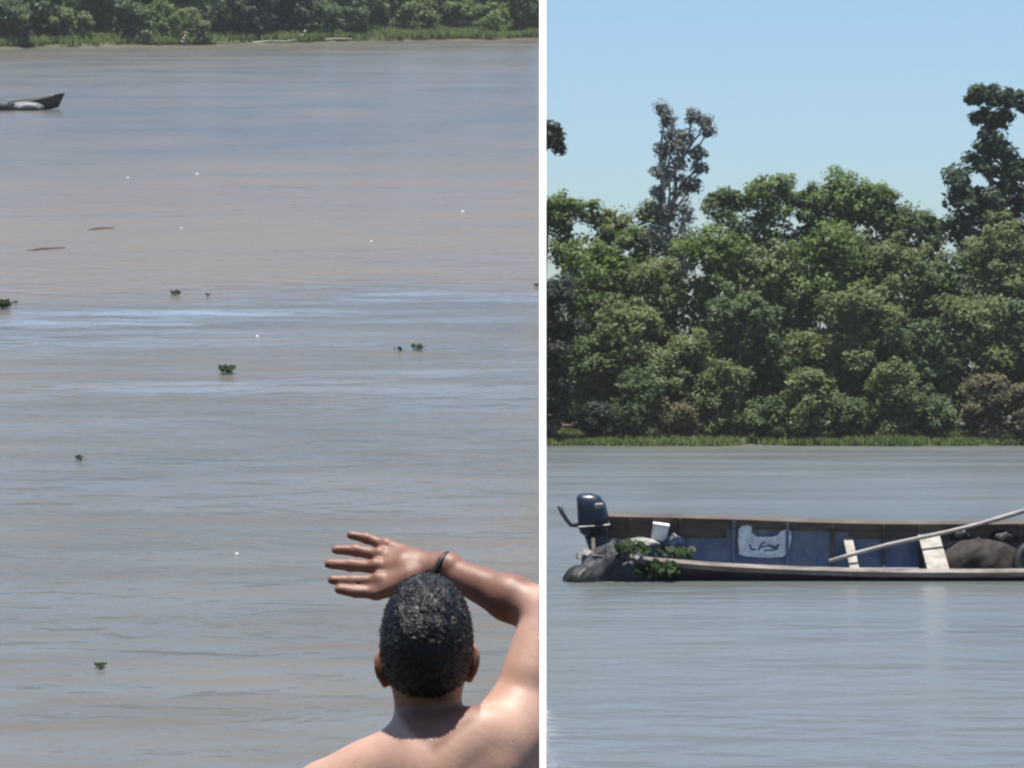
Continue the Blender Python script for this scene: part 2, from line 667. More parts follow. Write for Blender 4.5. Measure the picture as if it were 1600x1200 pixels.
def tree(name, base, lobes, mat, label, cat, group=None, leaf=0.15, per=64, clump=0.6, left=False, bark='bark', seed=1,
         trunk_r=0.2, limbs=7, clip=None, shell=0.8, rise=0.6):
    """base and lobes in the frame the tree stands in"""
    r = np.random.default_rng(seed)
    base = Vector(base)
    root = empty(name, base, left)
    tag(root, label, cat, group)
    L = np.array(lobes, float)
    L[:, :3] -= np.array(base)
    top = L[np.argmax(L[:, 2])]
    t = MB()
    crown_c = L[:, :3].mean(0)
    tp = limb_pts((0, 0, -0.3), (top[0] * 0.7 + crown_c[0] * .3, top[1], top[2] * 0.9), r, 6, 0.05)
    n = len(tp)
    t.tube(tp, [trunk_r * (1.25 - 1.05 * i / (n - 1)) for i in range(n)], 8)
    idx = np.argsort(-L[:, 3])[:limbs]
    for i in idx:
        c = L[i]
        h = max(0.15, min(0.9, (c[2] / max(top[2], 0.1)) * rise))
        s = tp[min(n - 1, int(h * (n - 1)))]
        lp = limb_pts(s, c[:3], r, 4, 0.15)
        t.tube(lp, [trunk_r * (0.5 - 0.09 * j) for j in range(len(lp))], 5)
    t.build('trunk', M[bark], root, smooth=True)
    cl = None
    if clip is not None:
        def cl(q):
            return clip(q + np.array(base))
    quads_obj('crown', foliage(r, L, leaf, per, clump, shell), M[mat], root, cl)
    return root


def grown(r, px, top, D, w, base_z, depth=None, low=0.12, P=PR):
    """lobes of a full crown: px/top/w in picture pixels of 1600, converted at distance D to metres"""
    m = D / F
    b = P(px, 690, D)
    x0, y0 = b.x, D
    ztop = P(px, top, D).z
    H = ztop - base_z
    W = w * m
    lobes = []
    w = w * 1.2
    W = w * m
    n = int(11 + H * W / 6)
    for i in range(n):
        h = low + (0.93 - low) * (i + r.random()) / n
        wid = W / 2 * (1.0 - 0.75 * abs(h - 0.5) ** 1.6 * 2)
        a = r.random() * 6.283
        q = r.random() ** 0.5
        lr = W * (0.19 + 0.12 * r.random()) * (1.05 - 0.25 * h)
        lr = min(lr, H * 0.2)
        zz = base_z + H * h
        zz = min(zz, ztop - lr * 0.75)
        lobes.append((x0 + math.cos(a) * q * max(wid - lr * .6, 0.1), y0 + math.sin(a) * q * max(wid - lr * .6, .1) * 0.8, zz,
                      lr, lr, lr * (0.75 + 0.3 * r.random())))
    for s_ in (-1, 0, 1):
        lobes.append((x0 + s_ * W * .2, y0, ztop - W * (.16 + .05 * r.random() + .06 * abs(s_)), W * .2, W * .2, W * .16))
    return (x0, y0, base_z), lobes


ORD = ['first', 'second', 'third', 'fourth', 'fifth', 'sixth', 'seventh', 'eighth', 'ninth', 'tenth', 'eleventh', 'twelfth',
       'thirteenth', 'fourteenth', 'fifteenth']
R0 = np.random.default_rng(77)

# --- back row of the level reach's bank: (px, top row, width px, material, label)
back = [
    (888, 300, 95, 'leaf_green', 'rounded green forest tree nearest the white wall, under the hanging tuft'),
    (952, 322, 80, 'leaf_olive', 'pale rounded tree filling the skyline just left of the bare grey tree'),
    (1138, 288, 84, 'leaf_deep', 'dark topped tree just right of the tall bare grey tree'),
    (1205, 268, 96, 'leaf_green', 'ragged topped green tree under the middle of the sky, left of the broadest crown'),
    (1320, 270, 140, 'leaf_green', 'broadest green crown on the middle skyline, flat topped'),
    (1262, 288, 84, 'leaf_deep', 'dark green tree closing the skyline between the ragged top and the broadest crown'),
    (1366, 284, 84, 'leaf_green', 'green tree leaning on the right shoulder of the broadest crown'),
    (988, 350, 74, 'leaf_green', 'low green tree filling the skyline dip left of the bare grey tree'),
    (1022, 318, 60, 'leaf_deep', 'small dark tree close behind the foot of the bare grey tree'),
    (1392, 318, 62, 'leaf_deep', 'narrow tree stepping down on the right edge of the broadest crown'),
    (1445, 326, 84, 'leaf_deep', 'lowest distant tree in the skyline gap left of the tall ragged tree'),
]
for i, (px, top, w, mat, lab) in enumerate(back):
    b, lb = grown(R0, px, top, 176.0 + 2 * R0.random(), w, 0.8, low=0.08)
    tree('forest_tree', b, lb, mat, lab, 'tree', 'forest trees on the far bank', seed=100 + i)

mid = [
    (864, 430, 74, 'leaf_dark', 'very dark shaded tree against the white wall at the forest edge'),  # shade side carried by dark leaf colour
    (938, 372, 120, 'leaf_green', 'green middle tree beside the very dark tree'),
    (1022, 402, 120, 'leaf_olive', 'olive tree standing in front of the bare grey trunk'),
    (1110, 350, 120, 'leaf_green', 'green tree below and right of the bare grey tree'),
    (1200, 388, 130, 'leaf_olive', 'olive middle tree under the ragged topped green tree'),
    (1300, 352, 130, 'leaf_green', 'green middle tree under the broadest crown'),
    (1395, 372, 120, 'leaf_olive', 'olive middle tree under the skyline gap'),
    (1470, 398, 95, 'leaf_deep', 'dark middle tree at the left foot of the tall ragged tree'),
    (1560, 350, 130, 'leaf_olive', 'olive middle tree directly below the tall ragged tree'),
    (1665, 330, 130, 'leaf_deep', 'dark tree cut by the right picture edge'),
]
for i, (px, top, w, mat, lab) in enumerate(mid):
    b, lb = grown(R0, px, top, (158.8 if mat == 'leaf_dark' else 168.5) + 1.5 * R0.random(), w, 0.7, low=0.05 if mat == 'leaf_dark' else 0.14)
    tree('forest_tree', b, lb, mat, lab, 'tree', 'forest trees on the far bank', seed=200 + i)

front = [(945, 522, 96, 'leaf_deep'), (985, 470, 118, 'leaf_olive'), (1075, 528, 118, 'leaf_olive'), (1160, 456, 118, 'leaf_deep'),
         (1250, 516, 122, 'leaf_olive'), (1342, 446, 118, 'leaf_olive'), (1430, 500, 112, 'leaf_deep'), (1515, 462, 112, 'leaf_olive'),
         (1600, 470, 112, 'leaf_deep')]
for i, (px, top, w, mat) in enumerate(front):
    b, lb = grown(R0, px, top, 163.0 + 1.5 * R0.random(), w, 0.6, low=0.08)
    tone = 'olive' if mat == 'leaf_olive' else 'dark green'
    tree('bushy_tree', b, lb, mat, f'{tone} bushy half height tree, {ORD[i]} from the white wall in the front row', 'tree',
         'front row of bushy trees', seed=300 + i, trunk_r=0.14)

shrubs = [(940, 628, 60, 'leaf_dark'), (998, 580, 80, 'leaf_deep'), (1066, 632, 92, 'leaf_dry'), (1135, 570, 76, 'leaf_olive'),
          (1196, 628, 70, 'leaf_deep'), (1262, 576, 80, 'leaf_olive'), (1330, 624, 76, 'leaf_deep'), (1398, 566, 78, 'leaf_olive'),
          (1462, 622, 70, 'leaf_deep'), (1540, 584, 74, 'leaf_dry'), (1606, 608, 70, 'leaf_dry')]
tones = {'leaf_dark': 'very dark', 'leaf_deep': 'dark green', 'leaf_olive': 'olive', 'leaf_dry': 'dry yellowish'}
for i, (px, top, w, mat) in enumerate(shrubs):
    b, lb = grown(R0, px, top, 159.3 + 0.8 * R0.random(), w, 0.35, low=0.05)
    tree('waterside_bush', b, lb, mat, f'low {tones[mat]} waterside bush, {ORD[i]} from the white wall', 'bush',
         'bushes along the water', seed=400 + i, trunk_r=0.06, leaf=0.13, per=56, clump=0.45)


def px_lobes(D, items):
    m = D / F
    out = []
    for (px, py, rp, *q) in items:
        p = PR(px, py, D + (q[0] if q else 0))
        rz = rp * m * (q[1] if len(q) > 1 else 0.9)
        out.append((p.x, p.y, p.z, rp * m, rp * m * 0.9, rz))
    return out


# tall ragged tree at the right
b = PR(1552, 690, 174.0)
lb = px_lobes(174.0, [(1522, 152, 17), (1548, 150, 24), (1580, 152, 22), (1538, 184, 22), (1566, 186, 20), (1606, 168, 14), (1545, 218, 24),
                      (1566, 232, 20), (1530, 250, 26), (1560, 265, 32), (1496, 278, 28), (1595, 262, 28), (1625, 280, 34),
                      (1500, 312, 34), (1545, 318, 40), (1590, 318, 40), (1640, 330, 40), (1505, 355, 38), (1560, 370, 44), (1610, 370, 44),
                      (1540, 420, 50), (1590, 430, 50)])
tree('ragged_tree', (b.x, b.y, 0.8), lb, 'leaf_tall', 'tallest ragged dark tree with stacked crown at the right edge', 'tree', None,
     seed=501, trunk_r=0.32, leaf=0.16, per=95, clump=0.5, shell=0.6)
# bare grey tree, vine hung
b = PR(1052, 690, 173.0)
lb = px_lobes(173.0, [(1034, 172, 9), (1042, 190, 8), (1083, 184, 11), (1100, 190, 9), (1106, 206, 7), (1050, 214, 15), (1070, 216, 13),
                      (1034, 236, 13), (1058, 240, 18), (1092, 240, 11), (1030, 268, 11), (1052, 264, 16), (1096, 262, 9), (1028, 300, 10),
                      (1066, 296, 14), (1084, 290, 10), (1034, 330, 15), (1068, 332, 18), (1030, 372, 20), (1066, 376, 24), (1046, 420, 30)])
lb = [(x, y, z, a * 1.55, b_ * 1.55, c * 1.55) for (x, y, z, a, b_, c) in lb]
bt = tree('bare_grey_tree', (b.x, b.y, 0.8), lb, 'leaf_grey', 'tall half bare grey tree with forked thin top left of centre sky', 'tree', None,
          seed=511, trunk_r=0.26, leaf=0.12, per=46, clump=0.45, bark='bark_pale', limbs=21, shell=0.4, rise=0.9)
# tree behind the divider, one tuft shows
b = PR(848, 690, 191.0)
lb = px_lobes(191.0, [(868, 214, 13), (860, 206, 13), (872, 226, 10), (852, 222, 14), (846, 200, 14)])
tree('leaning_tree', (b.x, b.y, 0.8), lb, 'leaf_dark', 'thin tree mostly behind the white wall, dark tuft hanging in the sky', 'tree', None,
     seed=521, trunk_r=0.12, leaf=0.2, per=40, clump=0.4, limbs=1, rise=0.9)


# --- grass along the two shores
def grass(name, r, pts, h, w, mat, left, label, blades=9, clip=None):
    n = len(pts)
    k = np.repeat(np.arange(n), blades)
    base = pts[k] + r.normal(size=(n * blades, 3)) * np.array([.18, .18, 0])
    ang = r.random(n * blades) * 6.283
    hh = h * (0.5 + 0.8 * r.random(n * blades))
    lean = (r.random(n * blades) * 0.8 * hh)[:, None] * np.stack([np.cos(ang), np.sin(ang), 0 * ang], 1)
    side = np.stack([-np.sin(ang), np.cos(ang), 0 * ang], 1) * w
    tip = base + lean + np.stack([0 * ang, 0 * ang, hh], 1)
    midp = base + lean * .35 + np.stack([0 * ang, 0 * ang, hh * .6], 1)
    v = np.stack([base - side * .5, midp + side * .8, tip, midp - side * .8], 1)
    if clip is not None:
        v = v[clip(v).all(1)]
    v = v.reshape(-1, 3)
    o = np_obj(name, v, np.arange(len(v)).reshape(-1, 4), mat, None, left)
    kind(o, 'stuff')
    tag(o, label, 'grass')
    return o


rg = np.random.default_rng(9)
xs = rg.uniform(1.5, 36, 5200)
ts = rg.random(5200) ** 1.3 * 7 + 0.2
keep_g = (vnoise(xs, ts * 4, 21, 4, 0.8) > 0.52) | (xs < 5.5)
xs, ts = xs[keep_g], ts[keep_g]
ys = BANK_Y + ts + 0.9 * np.sin(xs * 0.5) + 0.5 * np.sin(xs * 1.3 + 2)
zs = -0.3 + 0.15 * (ts + 1.6) ** 0.8
grass('shore_grass', rg, np.stack([xs, ys, zs], 1), 0.42, 0.06, M['leaf_fresh'], False,
      'fresh green grass along the water under the forest')

# --- far bank of the sloping reach
def clip_L(q):
    return q[..., 0] < S0 * (q[..., 1] * math.cos(PITCH_L) - (q[..., 2] - H_L) * math.sin(PITCH_L)) - 0.04


def L_base(px, t):
    """on the far bank, t metres behind the shore"""
    a = (px - 800) / F
    x = a * 300
    for _ in range(8):
        y = shore_L(x) + t
        x = a * y
    z = -0.25 + 0.16 * max(t + 1.5, 0) ** 0.8 if t < 16 else 1.4
    return Vector((x, y, z))


def grown_L(r, px, t, H, W, low=0.05):
    b = L_base(px, t)
    lobes = []
    n = int(8 + H * W / 7)
    for i in range(n):
        h = low + (0.9 - low) * (i + r.random()) / n
        wid = W / 2 * (1.0 - 0.7 * abs(h - 0.4) ** 1.5 * 1.6)
        a = r.random() * 6.283
        q = r.random() ** 0.5
        lr = min(W * (0.17 + 0.12 * r.random()), H * .24)
        lobes.append((b.x + math.cos(a) * q * max(wid - lr * .6, .1), b.y + math.sin(a) * q * max(wid - lr * .6, .1),
                      b.z + H * h, lr, lr, lr * .85))
    return tuple(b), lobes


R1 = np.random.default_rng(31)
left_bush = [
    # px, metres behind shore, height, width, material
    (18, 5, 4.6, 5.5, 'leaf_deep'), (62, 10, 6.5, 6.5, 'leaf_deep'), (110, 6, 3.2, 6.0, 'leaf_fresh'), (158, 12, 7.0, 7.0, 'leaf_green'),
    (205, 5, 4.4, 5.0, 'leaf_deep'), (255, 7, 4.0, 6.0, 'leaf_green'), (300, 4, 3.4, 4.2, 'leaf_olive'), (345, 9, 6.5, 6.0, 'leaf_deep'),
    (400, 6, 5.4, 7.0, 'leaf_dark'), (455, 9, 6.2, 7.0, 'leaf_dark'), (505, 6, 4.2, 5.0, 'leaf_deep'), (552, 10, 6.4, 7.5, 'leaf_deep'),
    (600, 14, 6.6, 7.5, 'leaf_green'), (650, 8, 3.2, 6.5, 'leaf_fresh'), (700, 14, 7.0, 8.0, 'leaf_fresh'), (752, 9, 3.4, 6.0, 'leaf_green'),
    (800, 13, 6.8, 7.5, 'leaf_green'), (838, 9, 5.0, 5.0, 'leaf_deep')]
tone2 = {'leaf_dark': 'nearly black', 'leaf_deep': 'dark green', 'leaf_green': 'mid green', 'leaf_fresh': 'light green', 'leaf_olive': 'pale olive'}
cnt = {}
for i, (px, t, H, W, mat) in enumerate(left_bush):
    cnt[mat] = cnt.get(mat, 0) + 1
    b, lb = grown_L(R1, px, t, H, W)
    tree('riverbank_bush', b, lb, mat,
         f'{tone2[mat]} far bank bush, {ORD[cnt[mat] - 1]} of its colour from the left',
         'bush', 'bushes on the far bank of the wide water', seed=600 + i, trunk_r=0.08, leaf=0.22, per=44, clump=0.6, left=True,
         clip=clip_L if px > 740 else None)
# taller trees behind them, their feet hidden
tall_L = [(40, 26, 13, 11), (140, 30, 14, 12), (245, 27, 13, 12), (350, 30, 14, 12), (460, 27, 13, 12), (570, 30, 14, 12), (680, 28, 13, 12), (780, 30, 13, 11)]
for i, (px, t, H, W) in enumerate(tall_L):
    b, lb = grown_L(R1, px, t, H, W, 0.08)
    tree('riverbank_tree', b, lb, ('leaf_green', 'leaf_deep')[i % 2],
         f'{("mid green", "dark green")[i % 2]} tree behind the far bank bushes, {ORD[i]} from the left',
         'tree', 'trees behind the far bank bushes', seed=700 + i, trunk_r=0.2, leaf=0.36, per=26, clump=0.8, left=True,
         clip=clip_L if px > 640 else None)
xs = rg.uniform(-75, 4, 9000)
ts = rg.random(9000) ** 1.2 * 15 + 1.3
keep_g = vnoise(xs, ts * 3, 22, 3, 0.25) > 0.47
xs, ts = xs[keep_g], ts[keep_g]
ys = np.array([shore_L(x) for x in xs]) + ts
zs = -0.25 + 0.16 * (ts + 1.5) ** 0.8
grass('shore_grass', rg, np.stack([xs, ys, zs], 1), 0.8, 0.09, M['leaf_fresh'], True,
      'light green grass covering the far bank above the wide water', clip=clip_L)

# pale driftwood on the far bank
for i, (px, t, ln, a, lab) in enumerate([
        (402, 1.6, 9.0, 0.02, 'longest pale driftwood trunk lying along the mud under the nearly black bushes'),
        (468, 2.4, 1.5, 0.9, 'pale forked driftwood branch sticking up in front of the dark bushes'),
        (288, 1.2, 1.0, 1.2, 'short pale stump standing at the water by the olive bush'),
        (510, 2.0, 6.0, 0.05, 'pale driftwood log lying right of the forked branch')]):
    b = L_base(px, t)
    r = np.random.default_rng(800 + i)
    d = Vector((math.cos(a), 0.1, math.sin(a)))
    mb = MB()
    pts = [Vector((0, 0, .15)) + d * (ln * (k / 6 - (.5 if a < .5 else 0))) + Vector(r.normal(size=3)) * .07 for k in range(7)]
    mb.tube(pts, [0.2 - 0.02 * k for k in range(7)], 7)
    mb.tube([pts[4], pts[4] + Vector((.2, .1, .35)), pts[4] + Vector((.3, 0, .6))], [.08, .06, .03], 6)
    o = empty('driftwood', b, True)
    tag(o, lab, 'driftwood', 'driftwood on the far bank')
    mb.build('log', M['bark_pale'], o, smooth=True)

# ------------------------------------------------------------------ boats
M['hull_dark'] = plain('hull_tarred', (0.012, 0.012, 0.016), (0.035, 0.033, 0.036), 3.0, 0.5, 0.3, 0.4, 14.0)
M['wood_brown'] = plain('wood_weathered', (0.060, 0.048, 0.040), (0.125, 0.100, 0.082), 4.0, 0.75, 0.4, 0.2, 20.0, stretch=(0.4, 1, 3))
M['wood_pale'] = plain('wood_pale', (0.20, 0.185, 0.175), (0.34, 0.31, 0.29), 5.0, 0.7, 0.3, 0.2, 25.0, stretch=(0.4, 1, 2))
M['wood_cream'] = plain('wood_cream', (0.20, 0.18, 0.155), (0.36, 0.33, 0.29), 5.0, 0.7, 0.2, 0.2, 25.0)
M['paint_blue'] = plain('paint_blue_worn', (0.062, 0.096, 0.165), (0.170, 0.190, 0.228), 3.4, 0.75, 0.4, 0.3, 18.0)
M['paint_white'] = plain('paint_white', (0.46, 0.48, 0.50), (0.78, 0.80, 0.82), 9.0, 0.6, 0.0, 0.3)
M['paint_ink'] = plain('paint_ink', (0.05, 0.07, 0.09), (0.10, 0.13, 0.15), 20.0, 0.6, 0.0, 0.3)
M['motor_blue'] = plain('motor_blue', (0.006, 0.012, 0.030), (0.011, 0.020, 0.042), 5.0, 0.35, 0.0, 0.5)
M['motor_metal'] = plain('motor_metal', (0.04, 0.05, 0.06), (0.07, 0.08, 0.09), 8.0, 0.4, 0.0, 0.5)
M['tarp_grey'] = plain('tarp_grey', (0.012, 0.015, 0.020), (0.038, 0.043, 0.052), 3.0, 0.6, 0.6, 0.3, 9.0)
M['tarp_brown'] = plain('tarp_brown', (0.016, 0.012, 0.011), (0.046, 0.036, 0.031), 3.0, 0.7, 0.6, 0.2, 9.0)
M['rubber'] = plain('rubber_black', (0.008, 0.009, 0.009), (0.020, 0.020, 0.019), 6.0, 0.55, 0.2, 0.4)
M['box_white'] = plain('box_white', (0.72, 0.68, 0.67), (0.82, 0.78, 0.76), 6.0, 0.6, 0.0, 0.3)
M['cloth_pale'] = plain('cloth_pale', (0.15, 0.155, 0.145), (0.30, 0.30, 0.28), 8.0, 0.9, 0.4, 0.1, 20.0)
M['rim_worn'] = plain('rim_worn', (0.085, 0.070, 0.060), (0.26, 0.23, 0.205), 1.6, 0.8, 0.5, 0.2, 14.0, stretch=(1, 3, 3))
M['tarp_pale'] = plain('tarp_pale', (0.16, 0.16, 0.17), (0.26, 0.26, 0.27), 6.0, 0.8, 0.4, 0.2, 12.0)
M['leaf_weed'] = leaf_mat('leaf_weed', (0.022, 0.042, 0.018), (0.070, 0.105, 0.042), nscale=3.0)


def hull_rings(Ln, beam, depth, ns, stern_full=0.82, sheer_s=0.10, sheer_b=0.45, t=0.0):
    """stations of an open wooden boat: each a list of (y, z) from far gunwale down round to near gunwale"""
    rings = []
    for i in range(ns + 1):
        u = i / ns
        if u < 0.25:
            wf = stern_full + (1 - stern_full) * math.sin(u / 0.25 * math.pi / 2)
        elif u < 0.6:
            wf = 1.0
        else:
            wf = max(0.015, math.cos((u - 0.6) / 0.4 * math.pi / 2) ** 0.8)
        sh = sheer_s * max(0, 1 - u / 0.45) ** 1.5 + sheer_b * max(0, (u - 0.55) / 0.45) ** 2
        rise = 0.5 * max(0, (u - 0.8) / 0.2) ** 2 * depth
        hw = beam / 2 * wf - t
        zt = depth + sh
        zb = rise + t
        x = u * Ln
        xo = 0.35 * max(0, (u - 0.8) / 0.2) ** 2
        sec = [(hw, zt), (hw * .97, zt * .66 + zb * .34), (hw * .88, zt * .3 + zb * .7), (hw * .68, zb + .02), (hw * .3, zb)]
        full = sec + [(-y, z) for (y, z) in sec[::-1]]
        rings.append([Vector((x + xo * ((z - zb) / max(zt - zb, .01)), y, z)) for (y, z) in full])
    return rings


def build_hull(root, Ln, beam, depth, ns, mat_out, mat_in, mat_rail, transom=True, **kw):
    outer = hull_rings(Ln, beam, depth, ns, t=0.0, **kw)
    inner = hull_rings(Ln, beam, depth, ns, t=0.035, **kw)
    h = MB()
    h.loft([r[::-1] for r in outer], cap=False, closed=False)
    h.add(outer[0], [tuple(range(len(outer[0])))])
    h.add(outer[-1], [tuple(range(len(outer[0])))[::-1]])
    hull = h.build('hull', mat_out, root, smooth=False)
    li = MB()
    li.loft(inner[:-1], cap=False, closed=False)
    li.build('lining', mat_in, hull)
    for side in (0, -1):
        g = MB()
        rr = []
        for k in range(ns):
            p = outer[k][side]
            sg = 1 if side == 0 else -1
            rr.append([p + Vector((0, sg * .035, -.05)), p + Vector((0, sg * .035, .022)), p + Vector((0, -sg * .075, .022)), p + Vector((0, -sg * .075, -.02))])
        if side == 0:
            rr = [r[::-1] for r in rr]
        g.loft(rr)
        g.build('gunwale', mat_rail[side], root)
    return outer, inner


# --- heeled wooden boat in the level reach
BD = 38.2
ST = PR(925, 905, BD)
HEEL = math.radians(24)
boat = empty('river_boat', (ST.x, BD + 0.55, -0.13), rot=Matrix.Rotation(math.radians(-0.6), 4, 'Z') @ Matrix.Rotation(HEEL, 4, 'X'))
tag(boat, 'long wooden river boat with blue inside, listing low in the water before the forest', 'boat')
LN, BEAM, DEP, NS = 9.6, 1.5, 0.60, 24
outer, inner = build_hull(boat, LN, BEAM, DEP, NS, M['hull_dark'], M['paint_blue'], {0: M['wood_brown'], -1: M['rim_worn']},
                          sheer_s=0.19, sheer_b=0.30)


def inner_pt(x, t):
    """point on the far inner side: t = 0 at the gunwale, 1 near the floor"""
    u = min(max(x / LN * NS, 0), NS - 1.001)
    i = int(u)
    f = u - i
    a, b_, c, d = inner[i][0].lerp(inner[i + 1][0], f), inner[i][1].lerp(inner[i + 1][1], f), inner[i][2].lerp(inner[i + 1][2], f), inner[i][3].lerp(inner[i + 1][3], f)
    s = t * 3
    p = a.lerp(b_, s) if s < 1 else (b_.lerp(c, s - 1) if s < 2 else c.lerp(d, s - 2))
    return p


# side planks on the far inner side: upper strake bare brown wood, one plank per run
for (x0, x1, t0, t1, mat) in [(0.05, 1.9, 0.02, 0.40, 'wood_brown'), (1.92, 3.6, 0.02, 0.20, 'wood_brown'), (3.62, 5.1, 0.02, 0.36, 'wood_brown'),
                              (5.12, 9.0, 0.02, 0.40, 'wood_brown'), (5.12, 9.0, 0.42, 0.92, 'wood_brown')]:
    mb = MB()
    rr = []
    n = 8
    for k in range(n + 1):
        x = x0 + (x1 - x0) * k / n
        a, b_ = inner_pt(x, t0), inner_pt(x, t1)
        o_ = Vector((0, -0.022, 0.004))
        rr.append([a, a + o_, b_ + o_, b_])
    mb.loft(rr)
    mb.build('plank', M[mat], boat)
# ribs on the far side
for x in (0.55, 1.25, 2.0, 2.75, 3.38, 4.1, 4.6, 5.3, 6.0, 6.7, 7.4, 8.1):
    mb = MB()
    rr = []
    for k in range(7):
        p = inner_pt(x, k / 6)
        rr.append([p + Vector((-.022, .01, 0)), p + Vector((-.022, -.055, 0)), p + Vector((.022, -.055, 0)), p + Vector((.022, .01, 0))])
    mb.loft(rr)
    mb.build('rib', M['wood_brown'] if x not in (2.0, 2.75) else M['paint_blue'], boat)
# cross seats: plank from side to side
for (x, w, zf, mat, lab) in [(4.72, 0.30, 0.47, 'wood_cream', 'wide cream painted cross seat'), (3.60, 0.13, 0.40, 'wood_cream', 'narrow pale cross seat'),
                             (6.9, 0.28, 0.44, 'wood_brown', None)]:
    mb = MB()
    hw = BEAM / 2 - 0.06
    mb.box((x, 0, zf), (w, 2 * hw, 0.03), bev=.004)
    o = mb.build('seat', M[mat], boat)
    if lab:
        o['label'] = lab
# floor boards
for k, yy in enumerate((-0.30, -0.1, 0.1, 0.30)):
    MB().box((3.6, yy, 0.085), (6.6, 0.17, 0.02), bev=.003).build('floorboard', M['wood_pale'] if k < 2 else M['paint_blue'], boat)
# transom board
MB().box((0.03, 0, 0.36), (0.05, 1.2, 0.62), bev=.006).build('transom', M['wood_brown'], boat)
# painted white sign on the far inner side with blurred lettering
def side_patch(poly, off):
    """poly: (x, t) outline on the far inner side -> thin slab standing off by off"""
    fr = [inner_pt(x, t) + Vector((0, -off, off * .15)) for x, t in poly]
    bk = [inner_pt(x, t) + Vector((0, -off + .012, 0)) for x, t in poly]
    n = len(poly)
    return fr + bk, [tuple(range(n)), tuple(range(n, 2 * n))[::-1]] + [(k, k + n, (k + 1) % n + n, (k + 1) % n) for k in range(n)]


px2x = lambda px: (px - 925) / F * (BD + 1.2)
sg = MB()
ul = [(1155, .20), (1160, .13), (1168, .10), (1175, .13), (1175, .26), (1184, .36)]
cr = [(1195, .36), (1206, .36), (1215, .32), (1221, .22), (1230, .16), (1236, .22), (1237, .36), (1235, .55), (1231, .70), (1224, .77)]
bt_ = [(1206, .79), (1186, .79), (1166, .76), (1156, .72), (1154, .45)]
v_, f_ = side_patch([(px2x(a), t) for a, t in (ul + cr + bt_)[::-1]], 0.03)
sg.add(v_, f_)
sgo = sg.build('painted_sign', M['paint_white'], boat)
sgo['label'] = 'white painted patch with blurred dark lettering'
for st in ([(1176, .44), (1172, .52), (1176, .61), (1182, .60)], [(1186, .62), (1190, .50), (1196, .46)], [(1190, .56), (1202, .52), (1212, .56), (1218, .50)],
           [(1194, .62), (1206, .62), (1216, .58)]):
    mb = MB()
    pts = [inner_pt(px2x(a), t) + Vector((0, -.046, .004)) for a, t in st]
    mb.tube(pts, 0.018, 6)
    mb.build('lettering', M['paint_ink'], sgo)

BM = boat.matrix_basis


def on_boat(p):
    return BM @ Vector(p)


# --- outboard motor
mo = on_boat((0.0, 0.40, 0.78))
motor = empty('outboard_motor', mo, rot=Matrix.Rotation(math.radians(-4), 4, 'Y') @ Matrix.Rotation(math.radians(6), 4, 'X') @ Matrix.Scale(1.25, 4))
tag(motor, 'dark blue outboard motor with tiller raised at the boat stern', 'motor')


def rbox_rings(secs, n=14, p=3.2):
    rr = []
    for (x, y, z, a, b_) in secs:
        ring = []
        for k in range(n):
            t = 2 * math.pi * k / n
            c, s = math.cos(t), math.sin(t)
            ring.append(Vector((x + a * abs(c) ** (2 / p) * (1 if c >= 0 else -1), y + b_ * abs(s) ** (2 / p) * (1 if s >= 0 else -1), z)))
        rr.append(ring)
    return rr


mb = MB()
mb.loft(rbox_rings([(.02, 0, -.14, .10, .09), (.03, 0, -.10, .16, .14), (.03, 0, .05, .175, .15), (.02, 0, .20, .16, .14), (-.01, 0, .29, .13, .11), (-.04, 0, .325, .07, .06)]))
cow = mb.build('cowl', M['motor_blue'], motor, smooth=True)
MB().box((.03, -.002, -.02), (.362, .31, .025), bev=.008).build('band', M['motor_metal'], cow)
MB().loft(rbox_rings([(.03, 0, -.62, .05, .04), (.02, 0, -.30, .06, .05), (.02, 0, -.15, .10, .08)])).build('leg', M['motor_metal'], motor, smooth=True)
MB().loft(rbox_rings([(-.02, 0, -.78, .12, .03), (.0, 0, -.70, .13, .05), (.02, 0, -.60, .06, .04)])).build('gearcase', M['motor_metal'], motor, smooth=True)
MB().tube([(-.12, 0, -.02), (-.22, 0, -.01), (-.27, -.02, .06), (-.31, -.03, .14), (-.335, -.03, .22)], [.026, .026, .024, .026, .030], 8).build('tiller', M['motor_metal'], motor, smooth=True)
for s in (-1, 1):
    MB().box((.10, s * .09, -.24), (.14, .03, .22), bev=.006).build('clamp', M['motor_metal'], motor)
MB().box((.10, -.13, .20), (.10, .05, .06), bev=.012).build('decal', M['wood_pale'], cow)  # small pale block on the upper cowl


